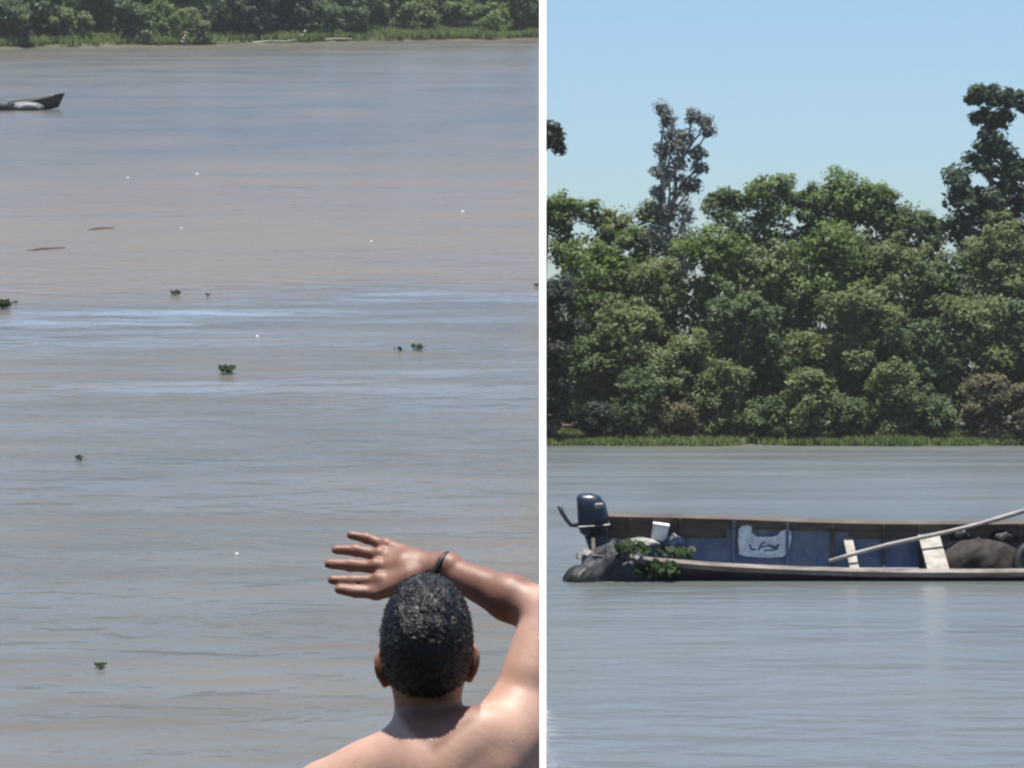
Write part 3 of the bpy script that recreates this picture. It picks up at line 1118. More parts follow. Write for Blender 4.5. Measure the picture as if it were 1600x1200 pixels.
# --- soft heaps
def heap(name, loc, rad, mat, label, cat, seed, rot=0.0, n=34, folds=0.2, parent=None, group=None):
    r = np.random.default_rng(seed)
    ph = r.random(12) * 6.283
    rr = []
    for i in range(n + 1):
        th = (i / n) * math.pi * 0.62
        ring = []
        for k in range(64):
            a = 2 * math.pi * k / 64
            s = math.sin(th) / math.sin(math.pi * .62) if i == n else math.sin(th)
            f = 1 + folds * (math.sin(3 * a + ph[0] + th * 2) * .6 + math.sin(5 * a + ph[1] - th * 3) * .5 + math.sin(9 * a + ph[2] + 4 * th) * .3)
            g = 1 + folds * .7 * (math.sin(2 * a + ph[3]) + math.sin(4 * th + ph[4] + 2 * a) * .6)
            f += folds * .32 * (math.sin(13 * a + ph[5] + 7 * th) * math.sin(5 * th + ph[6]) + .6 * math.sin(21 * a - 9 * th + ph[7]))
            g += folds * .30 * math.sin(11 * th + 6 * a + ph[8])
            s = max(s, 0.02)
            x, y, z = math.cos(a) * s * f * rad[0], math.sin(a) * s * f * rad[1], math.cos(th) * g * rad[2]
            ring.append(Vector((x * math.cos(rot) - y * math.sin(rot), x * math.sin(rot) + y * math.cos(rot), z)))
        rr.append(ring[::-1])
    mb = MB()
    mb.loft(rr)
    root = mb.build(name, mat, parent, smooth=True)
    root.matrix_basis = Matrix.Translation(loc)
    return tag(root, label, cat, group)


p = PR(958, 893, BD - 0.05)
heap('tarpaulin_heap', (p.x + .02, BD - 0.14, 0.0), (0.56, 0.40, 0.46), M['tarp_grey'], 'dark grey tarpaulin heap slumped over the boat stern below the motor', 'tarpaulin', 41)
p = PR(905, 893, BD)
heap('black_sack', (p.x + .02, BD - 0.40, 0.0), (0.25, 0.3, 0.22), M['rubber'], 'wet black sack at the waterline under the motor', 'sack', 42, folds=.07)
# a pale rag between motor and sack, and one laid over the heap
p = PR(915, 866, BD)
heap('pale_rag', (p.x, BD + 0.1, p.z - .04), (0.13, 0.12, 0.09), M['cloth_pale'], 'small pale rag between the motor and the wet black sack', 'rag', 43, folds=.2)
p = PR(1000, 842, BD + .6)
heap('pale_rag', (p.x, BD + 0.62, p.z - .06), (0.26, 0.14, 0.07), M['cloth_pale'], 'long pale rag draped behind the tarpaulin heap below the white box', 'rag', 44, folds=.2, rot=-.25)
p = PR(1031, 830, BD + 0.85)
bx = empty('white_box', (p.x, BD + 0.85, p.z), rot=Matrix.Rotation(math.radians(9), 4, 'Y') @ Matrix.Rotation(math.radians(12), 4, 'X'))
tag(bx, 'small white box leaning on the brown planks inside the boat', 'box')
MB().box((0, 0, -.02), (.22, .16, .20), bev=.012).build('body', M['box_white'], bx)
MB().box((0, 0, .105), (.235, .175, .045), bev=.01).build('lid', M['box_white'], bx)
p = PR(1054, 846, BD + .75)
heap('dark_bag', (p.x, BD + .75, p.z - .09), (0.17, 0.13, 0.19), M['motor_blue'], 'dark navy bag beside the small white box', 'bag', 45, folds=.12)
p = PR(1535, 880, BD + .2)
heap('brown_tarpaulin_heap', (p.x, BD + .55, 0.12), (0.66, 0.36, 0.40), M['tarp_brown'], 'dark brown tarpaulin heap filling the boat at the right edge', 'tarpaulin', 46, folds=.1)
p = PR(1503, 830, BD + .9)
heap('black_bag', (p.x, BD + 0.95, p.z - .07), (0.15, 0.13, 0.13), M['rubber'], 'black bag on the gunwale nearest the cream seat', 'bag', 47, folds=.1, group='black bags on the gunwale')
p = PR(1566, 833, BD + .9)
heap('black_bag', (p.x, BD + 0.95, p.z - .07), (0.18, 0.13, 0.12), M['rubber'], 'black bag on the gunwale at the right picture edge', 'bag', 48, folds=.1, group='black bags on the gunwale')
# old tyre lying against the brown heap
p = PR(1590, 872, BD + .1)
mb = MB()
rr = []
for k in range(28):
    a = 2 * math.pi * k / 28
    ring = []
    for j in range(10):
        b_ = 2 * math.pi * j / 10
        q = .27 + .075 * math.cos(b_)
        ring.append(Vector((q * math.cos(a), .10 * math.sin(b_), q * math.sin(a))))
    rr.append(ring)
rr.append(rr[0])
mb.loft(rr, cap=False)
ty = mb.build('tyre', M['rubber'], None, smooth=True)
ty.matrix_basis = Matrix.Translation((p.x + .26, BD + .06, p.z - .08)) @ Matrix.Rotation(math.radians(-18), 4, 'X')
tag(ty, 'black tyre leaning on the brown heap, cut by the right edge', 'tyre')

# poles
a, b_ = PR(1296, 877, BD + .15), PR(1665, 782, BD + .9)
mb = MB()
mb.tube([a.lerp(b_, k / 8) + Vector((0, 0, .02 * math.sin(k))) for k in range(9)], [.030] * 6 + [.036, .036, .036], 8)
tag(mb.build('long_pole', M['wood_pale'], smooth=True), 'long pale wooden pole lying slantwise across the boat', 'pole')
a, b_ = PR(1530, 818, BD + .95), PR(1660, 782, BD + 1.1)
mb = MB()
mb.tube([a, a.lerp(b_, .5), b_], .026, 8)
tag(mb.build('short_pole', M['tarp_grey'], smooth=True), 'short dark pole above the black bags at the right edge', 'pole')
a, b_ = PR(1315, 866, BD + .5), PR(1352, 862, BD + .5)


# --- floating water weeds: rosettes of rounded leaves
def weed(loc, size, n, seed, label, left, name='floating_plant', group='floating plants on the wide water', flat=0.5, spread=1.0):
    r = np.random.default_rng(seed)
    V, Fc = [], []
    for i in range(n):
        a = r.random() * 6.283
        d = size * 0.5 * r.random() ** 0.7 * spread
        c = np.array([math.cos(a) * d, math.sin(a) * d * 0.8, 0.01])
        h = size * (0.10 + 0.32 * r.random()) * flat * 2
        az = r.random() * 6.283
        ax = np.array([math.cos(az), math.sin(az), 0])
        tip = c + np.array([0, 0, h]) + ax * size * .12
        up = np.array([0, 0, 1.0])
        s = size * (0.09 + 0.07 * r.random())
        si = np.cross(up, ax)
        nn = ax * 0.8 + up * 0.5 * r.normal()
        base = len(V)
        pr = [(-.2, 0), (.15, .75), (.9, .95), (1.6, .5), (1.9, 0), (1.6, -.5), (.9, -.95), (.15, -.75)]
        lift = up * (0.3 + .8 * r.random()) + ax * .6
        lift /= np.linalg.norm(lift)
        for (u, w) in pr:
            V.append(tip + lift * u * s + si * w * s)
        Fc.append(tuple(base + k for k in range(8)))
        b2 = len(V)
        V += [c - si * .006, c + si * .006, tip + si * .005, tip - si * .005]
        Fc.append((b2, b2 + 1, b2 + 2, b2 + 3))
    mb = MB()
    mb.add(V, Fc)
    o = mb.build(name, M['leaf_weed'])
    m = Matrix.Translation(loc)
    o.matrix_basis = LM @ m if left else m
    return tag(o, label, 'plant', group)


plants = [(6, 482, 0.55, 40, 'largest leafy floating plant, cut by the left edge above the pale current line'),
          (24, 474, 0.20, 10, 'tiny floating sprig just right of the largest floating plant'),
          (272, 461, 0.34, 26, 'dark floating plant on the brown water above the pale current line'),
          (324, 463, 0.20, 9, 'thin upright floating sprig right of the dark plant on the brown water'),
          (355, 584, 0.42, 30, 'flat green floating plant below the current line in mid water'),
          (624, 549, 0.26, 12, 'faint left one of the two floating plants side by side'),
          (653, 547, 0.34, 24, 'darker right one of the two floating plants side by side'),
          (125, 719, 0.20, 16, 'small dark floating plant alone in the middle left water'),
          (157, 1044, 0.16, 18, 'nearest floating plant low in the left corner water'),
          (838, 448, 0.24, 12, 'floating sprig touching the white wall')]
for i, (px, py, s, n, lab) in enumerate(plants):
    weed(PLz(px, py), s * 0.8, n, 900 + i, lab, True, flat=0.22, spread=0.6)
# small pale flecks on the water
M['foam'] = plain('foam', (0.42, 0.42, 0.41), (0.52, 0.52, 0.50), 20.0, 0.8, 0.0, 0.2)
for i, (px, py, s, lab) in enumerate([
        (200, 278, .075, 'white foam fleck left of the highest pair, on the brown water'), (308, 272, .08, 'white foam fleck, right one of the highest pair'),
        (283, 357, .065, 'white foam fleck on brown water right of the faint dark sticks'), (723, 331, .075, 'white foam fleck nearest the white wall'),
        (580, 378, .065, 'lowest white foam fleck on the brown water'), (402, 526, .05, 'white foam fleck just above the flat green plant'),
        (370, 866, .035, 'upright yellowish white fleck left of the raised hand')]):
    pnt = PLz(px, py)
    s = s * 0.62
    r = np.random.default_rng(950 + i)
    mb = MB()
    rr = []
    for k in range(6):
        th = 0.1 + k / 5 * 1.5
        rr.append([Vector((math.cos(a) * math.sin(th) * s * (1 + .3 * r.random()), math.sin(a) * math.sin(th) * s * (1 + .3 * r.random()), math.cos(th) * s * .8)) for a in np.linspace(0, 6.283, 9)[:-1]][::-1])
    mb.loft(rr)
    o = mb.build('foam_fleck', M['foam'], smooth=True)
    o.matrix_basis = LM @ Matrix.Translation(pnt)
    tag(o, lab, 'foam', 'foam flecks on the water')
# faint sticks
for i, (px, py, ln, lab) in enumerate([(158, 358, 0.6, 'upper of two faint dark sticks floating on the brown water'), (72, 390, 0.8, 'lower of two faint dark sticks floating at the left')]):
    pnt = PLz(px, py)
    mb = MB()
    mb.tube([(-ln / 2, -.35, 0), (-.1, -.03, .03), (ln / 2, .3, .02)], [.012, .022, .012], 7)
    o = mb.build('floating_stick', M['bark'], smooth=True)
    o.matrix_basis = LM @ Matrix.Translation(pnt)
    tag(o, lab, 'stick', 'sticks floating on the water')

# weeds caught against the boat
for i, (px, py, s, n, dd, lab) in enumerate([(985, 868, .42, 46, -.50, 'green weeds hanging over the dark tarpaulin heap'),
                                             (1030, 900, .45, 50, -.50, 'green weeds at the waterline right of the tarpaulin heap'),
                                             (1056, 874, .40, 36, .0, 'dark weeds lying inside the boat edge below the navy bag')]):
    p = PR(px, py, BD + dd)
    weed((p.x, BD + dd, p.z - .03), s, n, 970 + i, lab, False, 'caught_weed', 'weeds caught on the boat', 0.45, 1.3)

# --- small boat far off in the sloping reach
BW = PLz(92, 172)
boat2 = empty('canoe', (BW.x - 8.1, BW.y, -0.10), True, Matrix.Rotation(math.radians(5), 4, 'Z') @ Matrix.Rotation(math.radians(5), 4, 'X'))
tag(boat2, 'dark wooden canoe with raised bow, cut by the left picture edge', 'boat')
o2, i2 = build_hull(boat2, 8.0, 1.25, 0.42, 20, M['hull_dark'], M['wood_pale'], {0: M['wood_pale'], -1: M['wood_pale']}, sheer_s=.1, sheer_b=.52)
for x in (2.0, 3.6, 5.2):
    MB().box((x, 0, .36), (.25, 1.1, .03), bev=.004).build('seat', M['wood_pale'], boat2)
p = PLz(2, 168)
h2 = heap('covered_load', (0, 0, 0), (1.3, 0.45, 0.5), M['tarp_grey'], 'grey covered load in the far canoe at the left edge', 'load', 61, folds=.1)
h2.matrix_basis = LM @ Matrix.Translation((p.x + .1, BW.y - .2, 0.12))
h3 = heap('pale_bundle', (0, 0, 0), (0.8, 0.3, 0.24), M['tarp_pale'], 'pale bundle in the bow of the far canoe', 'bundle', 62, folds=.1)
p = PLz(58, 168)
h3.matrix_basis = LM @ Matrix.Translation((p.x, BW.y - .1, 0.16))

# ------------------------------------------------------------------ the person
def surface_nets(f, org, h):
    s = f < 0
    nx, ny, nz = f.shape
    c = np.zeros((nx - 1, ny - 1, nz - 1), np.uint8)
    for dx in (0, 1):
        for dy in (0, 1):
            for dz in (0, 1):
                c += s[dx:nx - 1 + dx, dy:ny - 1 + dy, dz:nz - 1 + dz]
    act = (c > 0) & (c < 8)
    ii = np.argwhere(act)
    vid = np.full(act.shape, -1, np.int32)
    vid[act] = np.arange(len(ii))
    acc = np.zeros((len(ii), 3))
    cnt_ = np.zeros(len(ii))
    cs = [(a, b, c_) for a in (0, 1) for b in (0, 1) for c_ in (0, 1)]
    for a in cs:
        for ax in range(3):
            if a[ax] == 1:
                continue
            b = list(a)
            b[ax] = 1
            fa = f[ii[:, 0] + a[0], ii[:, 1] + a[1], ii[:, 2] + a[2]]
            fb = f[ii[:, 0] + b[0], ii[:, 1] + b[1], ii[:, 2] + b[2]]
            m = (fa < 0) != (fb < 0)
            t = np.where(m, fa / np.where(m, fa - fb, 1), 0)
            p = np.tile(np.array(a, float), (len(ii), 1))
            p[:, ax] += t
            acc += np.where(m[:, None], p, 0)
            cnt_ += m
    V = (ii + acc / cnt_[:, None]) * h + np.array(org)
    Q = []
    for ax in range(3):
        o1, o2 = (ax + 1) % 3, (ax + 2) % 3
        sl0 = [slice(None)] * 3
        sl1 = [slice(None)] * 3
        sl0[ax] = slice(0, -1)
        sl1[ax] = slice(1, None)
        for o in (o1, o2):
            sl0[o] = slice(1, -1)
            sl1[o] = slice(1, -1)
        d = s[tuple(sl0)].astype(np.int8) - s[tuple(sl1)].astype(np.int8)
        e = np.argwhere(d != 0)
        sgn = d[tuple(e.T)]
        e[:, o1] += 1
        e[:, o2] += 1
        q = []
        for (u, w) in ((-1, -1), (0, -1), (0, 0), (-1, 0)):
            k = e.copy()
            k[:, o1] += u
            k[:, o2] += w
            q.append(vid[tuple(k.T)])
        q = np.stack(q, 1)
        q[sgn < 0] = q[sgn < 0][:, ::-1]
        Q.append(q)
    Q = np.concatenate(Q)
    return V, Q[(Q >= 0).all(1)]


class Field:
    def __init__(s, lo, hi, h):
        s.h = h
        s.lo = np.array(lo, float)
        n = np.ceil((np.array(hi) - s.lo) / h).astype(int) + 1
        s.f = np.full(n, 1.0, np.float32)
        s.n = n

    def region(s, lo, hi):
        a = np.clip(np.floor((np.array(lo) - s.lo) / s.h).astype(int), 0, s.n)
        b = np.clip(np.ceil((np.array(hi) - s.lo) / s.h).astype(int) + 1, 0, s.n)
        sl = tuple(slice(a[k], b[k]) for k in range(3))
        ax = [s.lo[k] + s.h * np.arange(a[k], b[k]) for k in range(3)]
        return sl, ax[0][:, None, None], ax[1][None, :, None], ax[2][None, None, :]

    def blend(s, sl, d, k, sub=False):
        g = s.f[sl]
        if sub:
            d = -d
            hh = np.clip(0.5 - 0.5 * (d - g) / k, 0, 1) if k else (d < g)
            s.f[sl] = (d * (1 - hh) + g * hh + k * hh * (1 - hh)).astype(np.float32)
        else:
            hh = np.clip(0.5 + 0.5 * (g - d) / k, 0, 1)
            s.f[sl] = (g * (1 - hh) + d * hh - k * hh * (1 - hh)).astype(np.float32)

    def cone(s, a, b, ra, rb, k=0.02):
        a, b = np.array(a, float), np.array(b, float)
        m = max(ra, rb) + k + 0.03
        sl, X, Y, Z = s.region(np.minimum(a, b) - m, np.maximum(a, b) + m)
        ba = b - a
        L2 = ba @ ba
        t = np.clip(((X - a[0]) * ba[0] + (Y - a[1]) * ba[1] + (Z - a[2]) * ba[2]) / L2, 0, 1)
        d = np.sqrt((X - a[0] - t * ba[0]) ** 2 + (Y - a[1] - t * ba[1]) ** 2 + (Z - a[2] - t * ba[2]) ** 2) - (ra + (rb - ra) * t)
        s.blend(sl, d, k)

    def ell(s, c, r, k=0.02, rot=None, sub=False):
        c, r = np.array(c, float), np.array(r, float)
        m = r.max() + k + 0.03
        sl, X, Y, Z = s.region(c - m, c + m)
        x, y, z = X - c[0], Y - c[1], Z - c[2]
        if rot is not None:
            R = np.array(rot.to_3x3().inverted())
            x, y, z = (R[0, 0] * x + R[0, 1] * y + R[0, 2] * z, R[1, 0] * x + R[1, 1] * y + R[1, 2] * z, R[2, 0] * x + R[2, 1] * y + R[2, 2] * z)
        k0 = np.sqrt((x / r[0]) ** 2 + (y / r[1]) ** 2 + (z / r[2]) ** 2)
        k1 = np.sqrt((x / r[0] ** 2) ** 2 + (y / r[1] ** 2) ** 2 + (z / r[2] ** 2) ** 2)
        d = k0 * (k0 - 1) / np.maximum(k1, 1e-6)
        s.blend(sl, d, k, sub)


D0 = 4.375


def Q(px, py, dd=0.0):
    return np.array(PL(px, py, D0 + dd))


def skin_mat():
    m, nt, out = new_mat('skin')
    tc = nd(nt, 'ShaderNodeTexCoord')
    n1 = nd(nt, 'ShaderNodeTexNoise', ins={'Scale': 11.0, 'Detail': 7.0, 'Roughness': 0.68})
    nt.links.new(tc.outputs['Object'], n1.inputs['Vector'])
    pale = ramp(nt, n1.outputs[0], [(0.28, (0.345, 0.195, 0.140)), (0.72, (0.455, 0.285, 0.215))])  # skin paler, as if sunlit
    shade_tan = ramp(nt, n1.outputs[0], [(0.28, (0.140, 0.062, 0.040)), (0.72, (0.225, 0.108, 0.072))])  # tanned forearm together with painted neck shade
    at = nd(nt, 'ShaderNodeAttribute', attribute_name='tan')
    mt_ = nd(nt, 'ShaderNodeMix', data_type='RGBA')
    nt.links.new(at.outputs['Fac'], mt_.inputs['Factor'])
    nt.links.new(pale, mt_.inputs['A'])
    nt.links.new(shade_tan, mt_.inputs['B'])
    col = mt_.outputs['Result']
    vo = nd(nt, 'ShaderNodeTexVoronoi', ins={'Scale': 26.0})
    nt.links.new(tc.outputs['Object'], vo.inputs['Vector'])
    mole = ramp(nt, vo.outputs['Distance'], [(0.035, (1, 1, 1)), (0.075, (0, 0, 0))])
    mm = nd(nt, 'ShaderNodeMix', data_type='RGBA')
    nt.links.new(mole, mm.inputs['Factor'])
    nt.links.new(col, mm.inputs['A'])
    mm.inputs['B'].default_value = (0.150, 0.072, 0.050, 1)
    col = mm.outputs['Result']
    p = nd(nt, 'ShaderNodeBsdfPrincipled', ins={'Specular IOR Level': 0.42})
    rr_ = ramp(nt, n1.outputs[0], [(0.3, (0.44,) * 3), (0.7, (0.60,) * 3)])
    nt.links.new(rr_, p.inputs['Roughness'])
    p.inputs['Subsurface Weight'].default_value = 0.05
    p.inputs['Subsurface Radius'].default_value = (0.02, 0.008, 0.004)
    p.inputs['Subsurface Scale'].default_value = 0.4
    nt.links.new(col, p.inputs['Base Color'])
    n2 = nd(nt, 'ShaderNodeTexNoise', ins={'Scale': 120.0, 'Detail': 6.0, 'Roughness': 0.7})
    nt.links.new(tc.outputs['Object'], n2.inputs['Vector'])
    b = nd(nt, 'ShaderNodeBump', ins={'Strength': 0.22, 'Distance': 0.003})
    nt.links.new(n2.outputs[0], b.inputs['Height'])
    nt.links.new(b.outputs[0], p.inputs['Normal'])
    nt.links.new(p.outputs[0], out.inputs[0])
    return m


def hair_mat():
    m, nt, out = new_mat('wet_black_hair')
    tc = nd(nt, 'ShaderNodeTexCoord')
    n1 = nd(nt, 'ShaderNodeTexNoise', ins={'Scale': 34.0, 'Detail': 5.0, 'Roughness': 0.62, 'Distortion': 1.6})
    nt.links.new(tc.outputs['Object'], n1.inputs['Vector'])
    p = nd(nt, 'ShaderNodeBsdfPrincipled', ins={'Roughness': 0.36, 'Specular IOR Level': 0.38})
    col = ramp(nt, n1.outputs[0], [(0.35, (0.004, 0.004, 0.005)), (0.7, (0.013, 0.013, 0.014))])
    nt.links.new(col, p.inputs['Base Color'])
    b = nd(nt, 'ShaderNodeBump', ins={'Strength': 0.9, 'Distance': 0.012})
    nt.links.new(n1.outputs[0], b.inputs['Height'])
    nt.links.new(b.outputs[0], p.inputs['Normal'])
    nt.links.new(p.outputs[0], out.inputs[0])
    return m


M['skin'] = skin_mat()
M['hair'] = hair_mat()
M['shorts'] = plain('shorts_cloth', (0.03, 0.04, 0.07), (0.05, 0.06, 0.10), 9.0, 0.9, 0.3, 0.2, 80.0)

hx = Q(668, 1000)[0]
yb = Q(668, 1250)[1]                       # body plane (distance from the camera)
neck = Q(668, 1125, -0.015)
FEET = 3.36
fld = Field((hx - 0.42, yb - 0.24, FEET - 0.02), (hx + 0.30, yb + 0.34, Q(668, 815)[2] + 0.02), 0.0036)
HEAD_ROT = Matrix.Rotation(math.radians(-8), 4, 'X')


def person_body(fd):
    # torso
    sh_z = Q(560, 1210)[2]
    top = np.array([hx, yb, sh_z])
    fd.cone(top + [0, 0.02, -.12], top + [0, .02, -.30], .125, .12, .05)
    fd.ell(top + [-.075, -.01, -.10], (.105, .10, .15), .05)
    fd.ell(top + [.075, -.01, -.10], (.105, .10, .15), .05)
    fd.ell(top + [0, .015, -.36], (.150, .105, .15), .05)
    fd.ell(top + [0, .01, -.50], (.160, .115, .13), .05)
    # neck and trapezius
    fd.cone(Q(668, 1040, 0.015), Q(669, 1150, -.015), .050, .054, .02)
    fd.cone(Q(650, 1168, -.055), Q(515, 1245, -.02), .046, .056, .035)
    fd.cone(Q(690, 1168, -.055), Q(792, 1158, -.005), .046, .056, .03)
    fd.cone(Q(668, 1215, -.085), Q(668, 1330, -.10), .050, .06, .05)
    # left shoulder, hanging arm
    sL = Q(505, 1262, 0.0)
    fd.ell(sL, (.058, .058, .062), .03)
    eL = sL + [-.05, -.02, -.29]
    wL = eL + [.01, .08, -.25]
    fd.cone(sL, eL, .048, .037, .025)
    fd.cone(eL, wL, .039, .026, .012)
    fd.ell(wL + [.0, .02, -.055], (.018, .040, .052), .012)
    for k, (dy, ln) in enumerate(((-.012, .062), (.010, .075), (.031, .078), (.050, .068))):
        a = wL + [0, dy - .002, -.095]
        b = a + [.008, .004, -ln * .55]
        fd.cone(a, b, .0092, .0085, .004)
        fd.cone(b, b + [.014, .002, -ln * .42], .0085, .007, .004)
    a = wL + [.008, .045, -.03]
    fd.cone(a, a + [.012, .030, -.035], .012, .010, .008)
    fd.cone(a + [.012, .030, -.035], a + [.016, .034, -.068], .010, .008, .004)
    # right arm raised, hand shading the eyes
    sR = Q(806, 1142, .005)
    eR = Q(860, 962, .07)
    wR = Q(692, 889, .15)
    fd.ell(sR, (.060, .062, .066), .03)
    fd.ell(Q(752, 1190, -.05), (.075, .05, .085), .03)           # shoulder blade
    fd.cone(Q(700, 1262, -.09), Q(775, 1205, -.075), .018, .020, .03)   # ridge of the shoulder blade
    fd.cone(Q(600, 1300, -.09), Q(560, 1248, -.075), .018, .020, .03)
    fd.cone(Q(668, 1235, -.158), Q(668, 1340, -.178), .012, .014, .02)
    fd.cone(sR, eR, .055, .041, .025)
    fd.cone(sR * .5 + eR * .5 + [0, -.012, 0], eR, .040, .036, .02)
    fd.ell(eR + [-.008, -.022, -.022], (.020, .016, .018), .012)
    fd.cone(eR, eR * .62 + wR * .38, .038, .0375, .012)
    fd.ell(wR + [.012, -.016, .012], (.009, .008, .009), .008)
    fd.cone(eR * .62 + wR * .38, wR, .036, .0215, .012)
    fd.ell(wR + [0.006, 0, .008], (.026, .022, .0215), .012)
    # palm: from wrist to knuckles
    kn = [Q(604, 853, .195), Q(594, 868, .182), Q(588, 886, .165), Q(592, 907, .148)]      # little .. index
    for j, kk in enumerate(kn):
        fd.cone(wR * .85 + kk * .15, kk, .0185, .0115, .010)
    fd.cone(Q(630, 885, .162), Q(615, 885, .168), .022, .017, .015)
    tips = [(Q(573, 841, .205), Q(548, 836, .205)), (Q(556, 860, .190), Q(525, 859, .190)), (Q(548, 883, .170), Q(514, 881, .170)),
            (Q(552, 908, .150), Q(519, 906, .150))]
    for kk, (m1, tp), r in zip(kn, tips, (.0086, .0095, .0099, .0095)):
        fd.cone(kk, m1, r * 1.15, r, .004)
        fd.ell(kk + [0, -.003, .003], (r * 1.28,) * 3, .004)
        fd.ell(m1, (r * 1.14,) * 3, .003)
        fd.cone(m1, tp, r, r * .82, .003)
    th0, th1, th2 = Q(640, 905, .145), Q(588, 926, .140), Q(556, 925, .140)
    fd.cone(th0, th1, .021, .013, .012)
    fd.cone(th1, th2, .011, .0095, .004)
    fd.cone(th2, Q(530, 921, .140), .0095, .008, .003)
    # hips, legs, feet
    for s in (-1, 1):
        hp = np.array([hx + s * .085, yb, FEET + .86])
        kn_ = np.array([hx + s * .10, yb + .02, FEET + .47])
        an = np.array([hx + s * .11, yb - .02, FEET + .07])
        fd.ell(hp + [0, -.03, .02], (.10, .12, .12), .04)
        fd.cone(hp, kn_, .082, .052, .03)
        fd.cone(kn_, kn_ * .62 + an * .38 + [0, -.012, 0], .050, .054, .02)
        fd.cone(kn_ * .62 + an * .38, an, .050, .034, .02)
        fd.cone(an + [0, -.015, -.03], an + [s * .015, .13, -.045], .036, .024, .02)
        for j in range(5):
            fd.cone(an + [s * (.015 + (j - 2) * .016), .13, -.05], an + [s * (.02 + (j - 2) * .018), .175 - abs(j - 1.2) * .008, -.055], .012, .009, .004)


def head_sdf(fd, grow=0.0, k=0.02, ears=True):
    fd.ell(Q(667, 984, -.012), (.061 + grow, .090 + grow, .083 + grow), k)
    fd.ell(Q(667, 1005, -.040), (.058 + grow, .062 + grow, .075 + grow), .03)
    fd.ell(Q(667, 1040, -.015), (.056 + grow, .062 + grow, .055 + grow), .03)


def person_head(fd):
    head_sdf(fd, 0.0, .012)
    fd.ell(Q(667, 1040, .04), (.056, .060, .070), .025)              # face
    fd.ell(Q(667, 1085, .055), (.036, .042, .030), .025)             # jaw, chin
    fd.cone(Q(667, 1020, .095), Q(667, 1052, .112), .008, .013, .010)   # nose
    fd.ell(Q(667, 1008, .085), (.048, .012, .010), .012)             # brow
    for s in (-1, 1):
        fd.ell(Q(667 + s * 28, 1020, .098), (.014, .012, .009), .006, None, True)
        fd.ell(Q(667 + s * 28, 1021, .088), (.012, .011, .010), .003)
        fd.ell(Q(667 + s * 38, 1050, .07), (.022, .022, .022), .015)
    fd.ell(Q(667, 1069, .097), (.024, .010, .006), .004)
    fd.ell(Q(667, 1078, .094), (.021, .010, .007), .004)
    # ears
    for s, px, py in ((-1, 598, 1042), (1, 737, 1034)):
        R_ = Matrix.Rotation(s * math.radians(38), 4, 'Z') @ Matrix.Rotation(s * math.radians(10), 4, 'Y')
        fd.ell(Q(px, py, .008), (.0060, .019, .029), .005, R_)
        fd.ell(Q(px - s * 3, py + 22, .016), (.007, .010, .011), .006)


person_body(fld)
person_head(fld)
pv, pf = surface_nets(fld.f, fld.lo, fld.h)
del fld
# the raised arm is cut flat along the added divider's line of sight
dep = pv[:, 1] * math.cos(PITCH_L) - (pv[:, 2] - H_L) * math.sin(PITCH_L)
lim = (843.5 - 800) / F * dep
over = pv[:, 0] > lim
pv[over, 0] = lim[over] - 0.002 + 0.002 * np.exp(-(pv[over, 0] - lim[over]) / 0.02)
pbase = np.array([hx, yb, FEET])
person = empty('person', pbase, True)
tag(person, 'person seen from behind, bare back, one hand raised to shade the eyes', 'person')
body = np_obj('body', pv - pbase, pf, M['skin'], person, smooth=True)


def seg_dist(p, a, b):
    ab = b - a
    t = np.clip(((p - a) @ ab) / (ab @ ab), 0, 1)
    return np.linalg.norm(p - a - t[:, None] * ab, axis=1), t


# neck shade painted as a V, forearm tanned, back paler as if sunlit
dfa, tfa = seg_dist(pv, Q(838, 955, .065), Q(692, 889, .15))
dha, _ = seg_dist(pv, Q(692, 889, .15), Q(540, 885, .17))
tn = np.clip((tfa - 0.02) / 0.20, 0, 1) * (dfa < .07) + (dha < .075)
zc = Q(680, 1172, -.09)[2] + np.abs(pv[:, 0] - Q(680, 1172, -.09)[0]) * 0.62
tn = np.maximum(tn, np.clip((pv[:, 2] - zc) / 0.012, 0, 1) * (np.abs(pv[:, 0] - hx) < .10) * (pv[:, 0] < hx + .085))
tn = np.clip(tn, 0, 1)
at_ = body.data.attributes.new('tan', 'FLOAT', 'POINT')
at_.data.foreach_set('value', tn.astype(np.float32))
# dark cord round the wrist
wc = Q(694, 889, .148)
wax = (Q(760, 915, .115) - Q(692, 889, .15))
wax = Vector(wax / np.linalg.norm(wax))
u_ = wax.orthogonal().normalized()
w_ = wax.cross(u_)
mbw = MB()
rr = []
for k in range(33):
    a = 2 * math.pi * k / 32
    d_ = u_ * math.cos(a) + w_ * math.sin(a)
    rr.append([Vector(wc - pbase) + d_ * (.0275 + .003 * math.cos(q)) + wax * (.0045 * math.sin(q)) for q in np.linspace(0, 6.283, 9)[:-1]])
mbw.loft(rr, cap=False)
wb = mbw.build('wristband', M['rubber'], person, smooth=True)
# cropped hair
hf = Field(Q(667, 1000) - [.11, .16, .17], Q(667, 1000) + [.11, .14, .13], 0.0028)
head_sdf(hf, 0.0055)
hf.cone(Q(668, 1040, 0.012), Q(669, 1140, -.010), .0535, .0550, .02)
_, HX, HY, HZ = hf.region(hf.lo, hf.lo + hf.h * (hf.n - 1))
hf.f += 0.0022 * (np.sin(HX * 330 + 3 * np.sin(HZ * 170)) * np.sin(HY * 300 + 2 * np.sin(HX * 210)) * np.sin(HZ * 320 + 2 * np.sin(HY * 190))).astype(np.float32)
hn = Q(667, 1118, -.08)
plane = (hn[2] - HZ) + np.maximum(HY - hn[1] - .05, 0) * 0.75 + np.maximum(np.abs(HX - hx) - .018, 0) * 0.40      # hairline rises towards the temples
plane = plane + 0.004 * np.sin(HX * 120) * np.sin(HY * 90)
hf.f = np.maximum(hf.f + (0.011 * np.clip(1 + plane / 0.040, 0, 1) ** 1.5).astype(np.float32), plane.astype(np.float32))
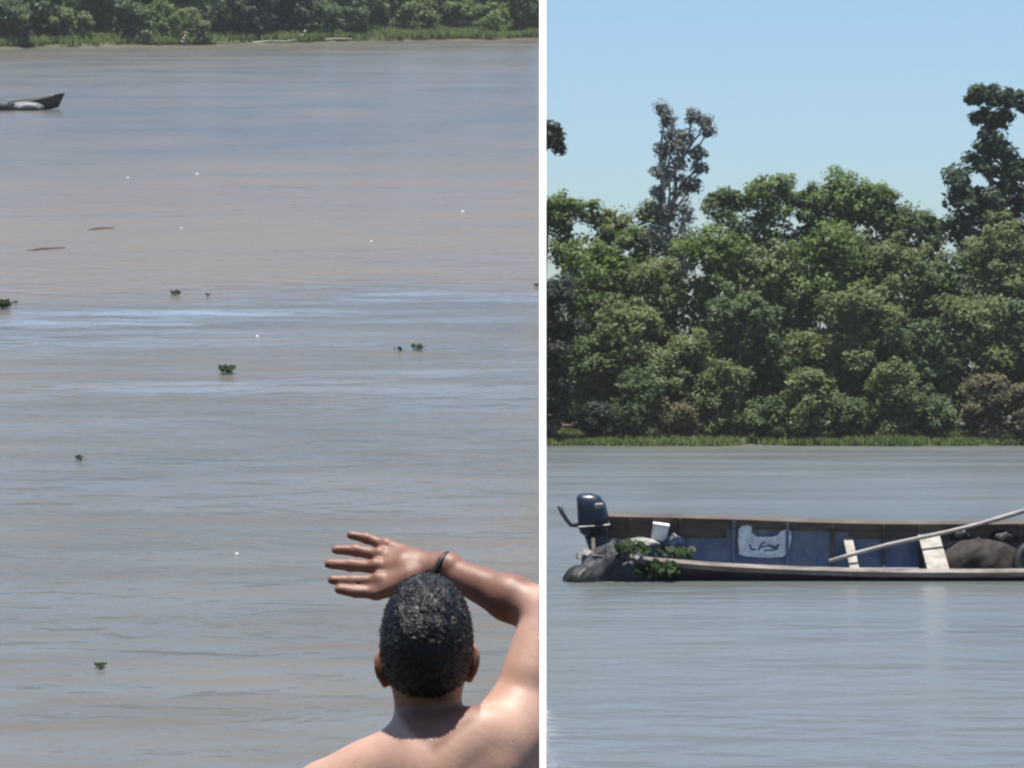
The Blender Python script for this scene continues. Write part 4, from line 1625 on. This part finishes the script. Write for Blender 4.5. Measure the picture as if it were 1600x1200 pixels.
hv, hq = surface_nets(hf.f, hf.lo, hf.h)
rh = np.random.default_rng(66)
hc = Q(667, 1000, -.015)
pick = rh.integers(0, len(hv), 9000)
root_p = hv[pick]
dirn = root_p - hc
dirn /= np.linalg.norm(dirn, axis=1, keepdims=True)
dirn = dirn + unit(rh, len(pick)) * 1.5 + np.array([0, -.2, -.5])
dirn /= np.linalg.norm(dirn, axis=1, keepdims=True)
sidev = np.cross(dirn, unit(rh, len(pick)))
sidev /= np.linalg.norm(sidev, axis=1, keepdims=True)
ln_ = (0.0018 + 0.0020 * rh.random(len(pick)))[:, None]
sv_ = np.stack([root_p - sidev * .0007, root_p + sidev * .0007, root_p + dirn * ln_ + sidev * .0003, root_p + dirn * ln_ - sidev * .0003], 1).reshape(-1, 3)
hq = np.concatenate([hq, np.arange(len(sv_)).reshape(-1, 4) + len(hv)])
hv = np.concatenate([hv, sv_])
np_obj('hair', hv - pbase, hq, M['hair'], person, smooth=True)
# shorts
sf = Field((hx - .28, yb - .24, FEET + .38), (hx + .28, yb + .24, FEET + 1.02), 0.006)
for s in (-1, 1):
    hp = np.array([hx + s * .085, yb, FEET + .86])
    sf.ell(hp + [0, -.03, .02], (.118, .138, .14), .05)
    sf.cone(hp, np.array([hx + s * .10, yb + .02, FEET + .50]), .108, .098, .04)
_, HX, HY, HZ = sf.region(sf.lo, sf.lo + sf.h * (sf.n - 1))
sf.f = np.maximum(sf.f, np.maximum(HZ - (FEET + .97), (FEET + .48) - HZ).astype(np.float32) + 0 * (HX + HY).astype(np.float32))
sv, sq = surface_nets(sf.f, sf.lo, sf.h)
np_obj('shorts', sv - pbase, sq, M['shorts'], person, smooth=True)

# ------------------------------------------------------------------ unseen trees added behind the viewer to shade the person
R2 = np.random.default_rng(55)
for i, (x, y, H, W) in enumerate([(-7.5, -9.0, 11.0, 8.0), (-0.5, -10.5, 12.5, 8.5), (6.0, -9.5, 11.5, 8.0)]):
    bz = 4.2
    lobes = []
    for k in range(26):
        h = 0.16 + 0.78 * (k + R2.random()) / 26
        a, q = R2.random() * 6.283, R2.random() ** 0.5
        lr = W * (0.16 + 0.08 * R2.random())
        lobes.append((x + math.cos(a) * q * W * .36, y + math.sin(a) * q * W * .3, bz + H * h, lr, lr, lr * .8))
    tree('near_bank_tree', (x, y, bz), lobes, 'leaf_deep', f'leafy tree on the near bank behind the viewer, {ORD[i]} from the left', 'tree',
         'trees on the near bank', seed=1200 + i, trunk_r=0.22, leaf=0.34, per=14, clump=0.8, left=True)

# ------------------------------------------------------------------ humid air over the river
hz_m, hz_nt, hz_out = new_mat('humid_air')
hv_ = nd(hz_nt, 'ShaderNodeVolumePrincipled', ins={'Density': 0.00015, 'Anisotropy': 0.0})
hv_.inputs['Color'].default_value = (0.92, 0.96, 1.0, 1)
hz_nt.links.new(hv_.outputs[0], hz_out.inputs['Volume'])
hz = MB().box((0, 160, 34), (640, 520, 92)).build('haze', hz_m)
hz['kind'] = 'stuff'
hz['label'] = 'thin humid haze in the air over the river'
hz['category'] = 'haze'
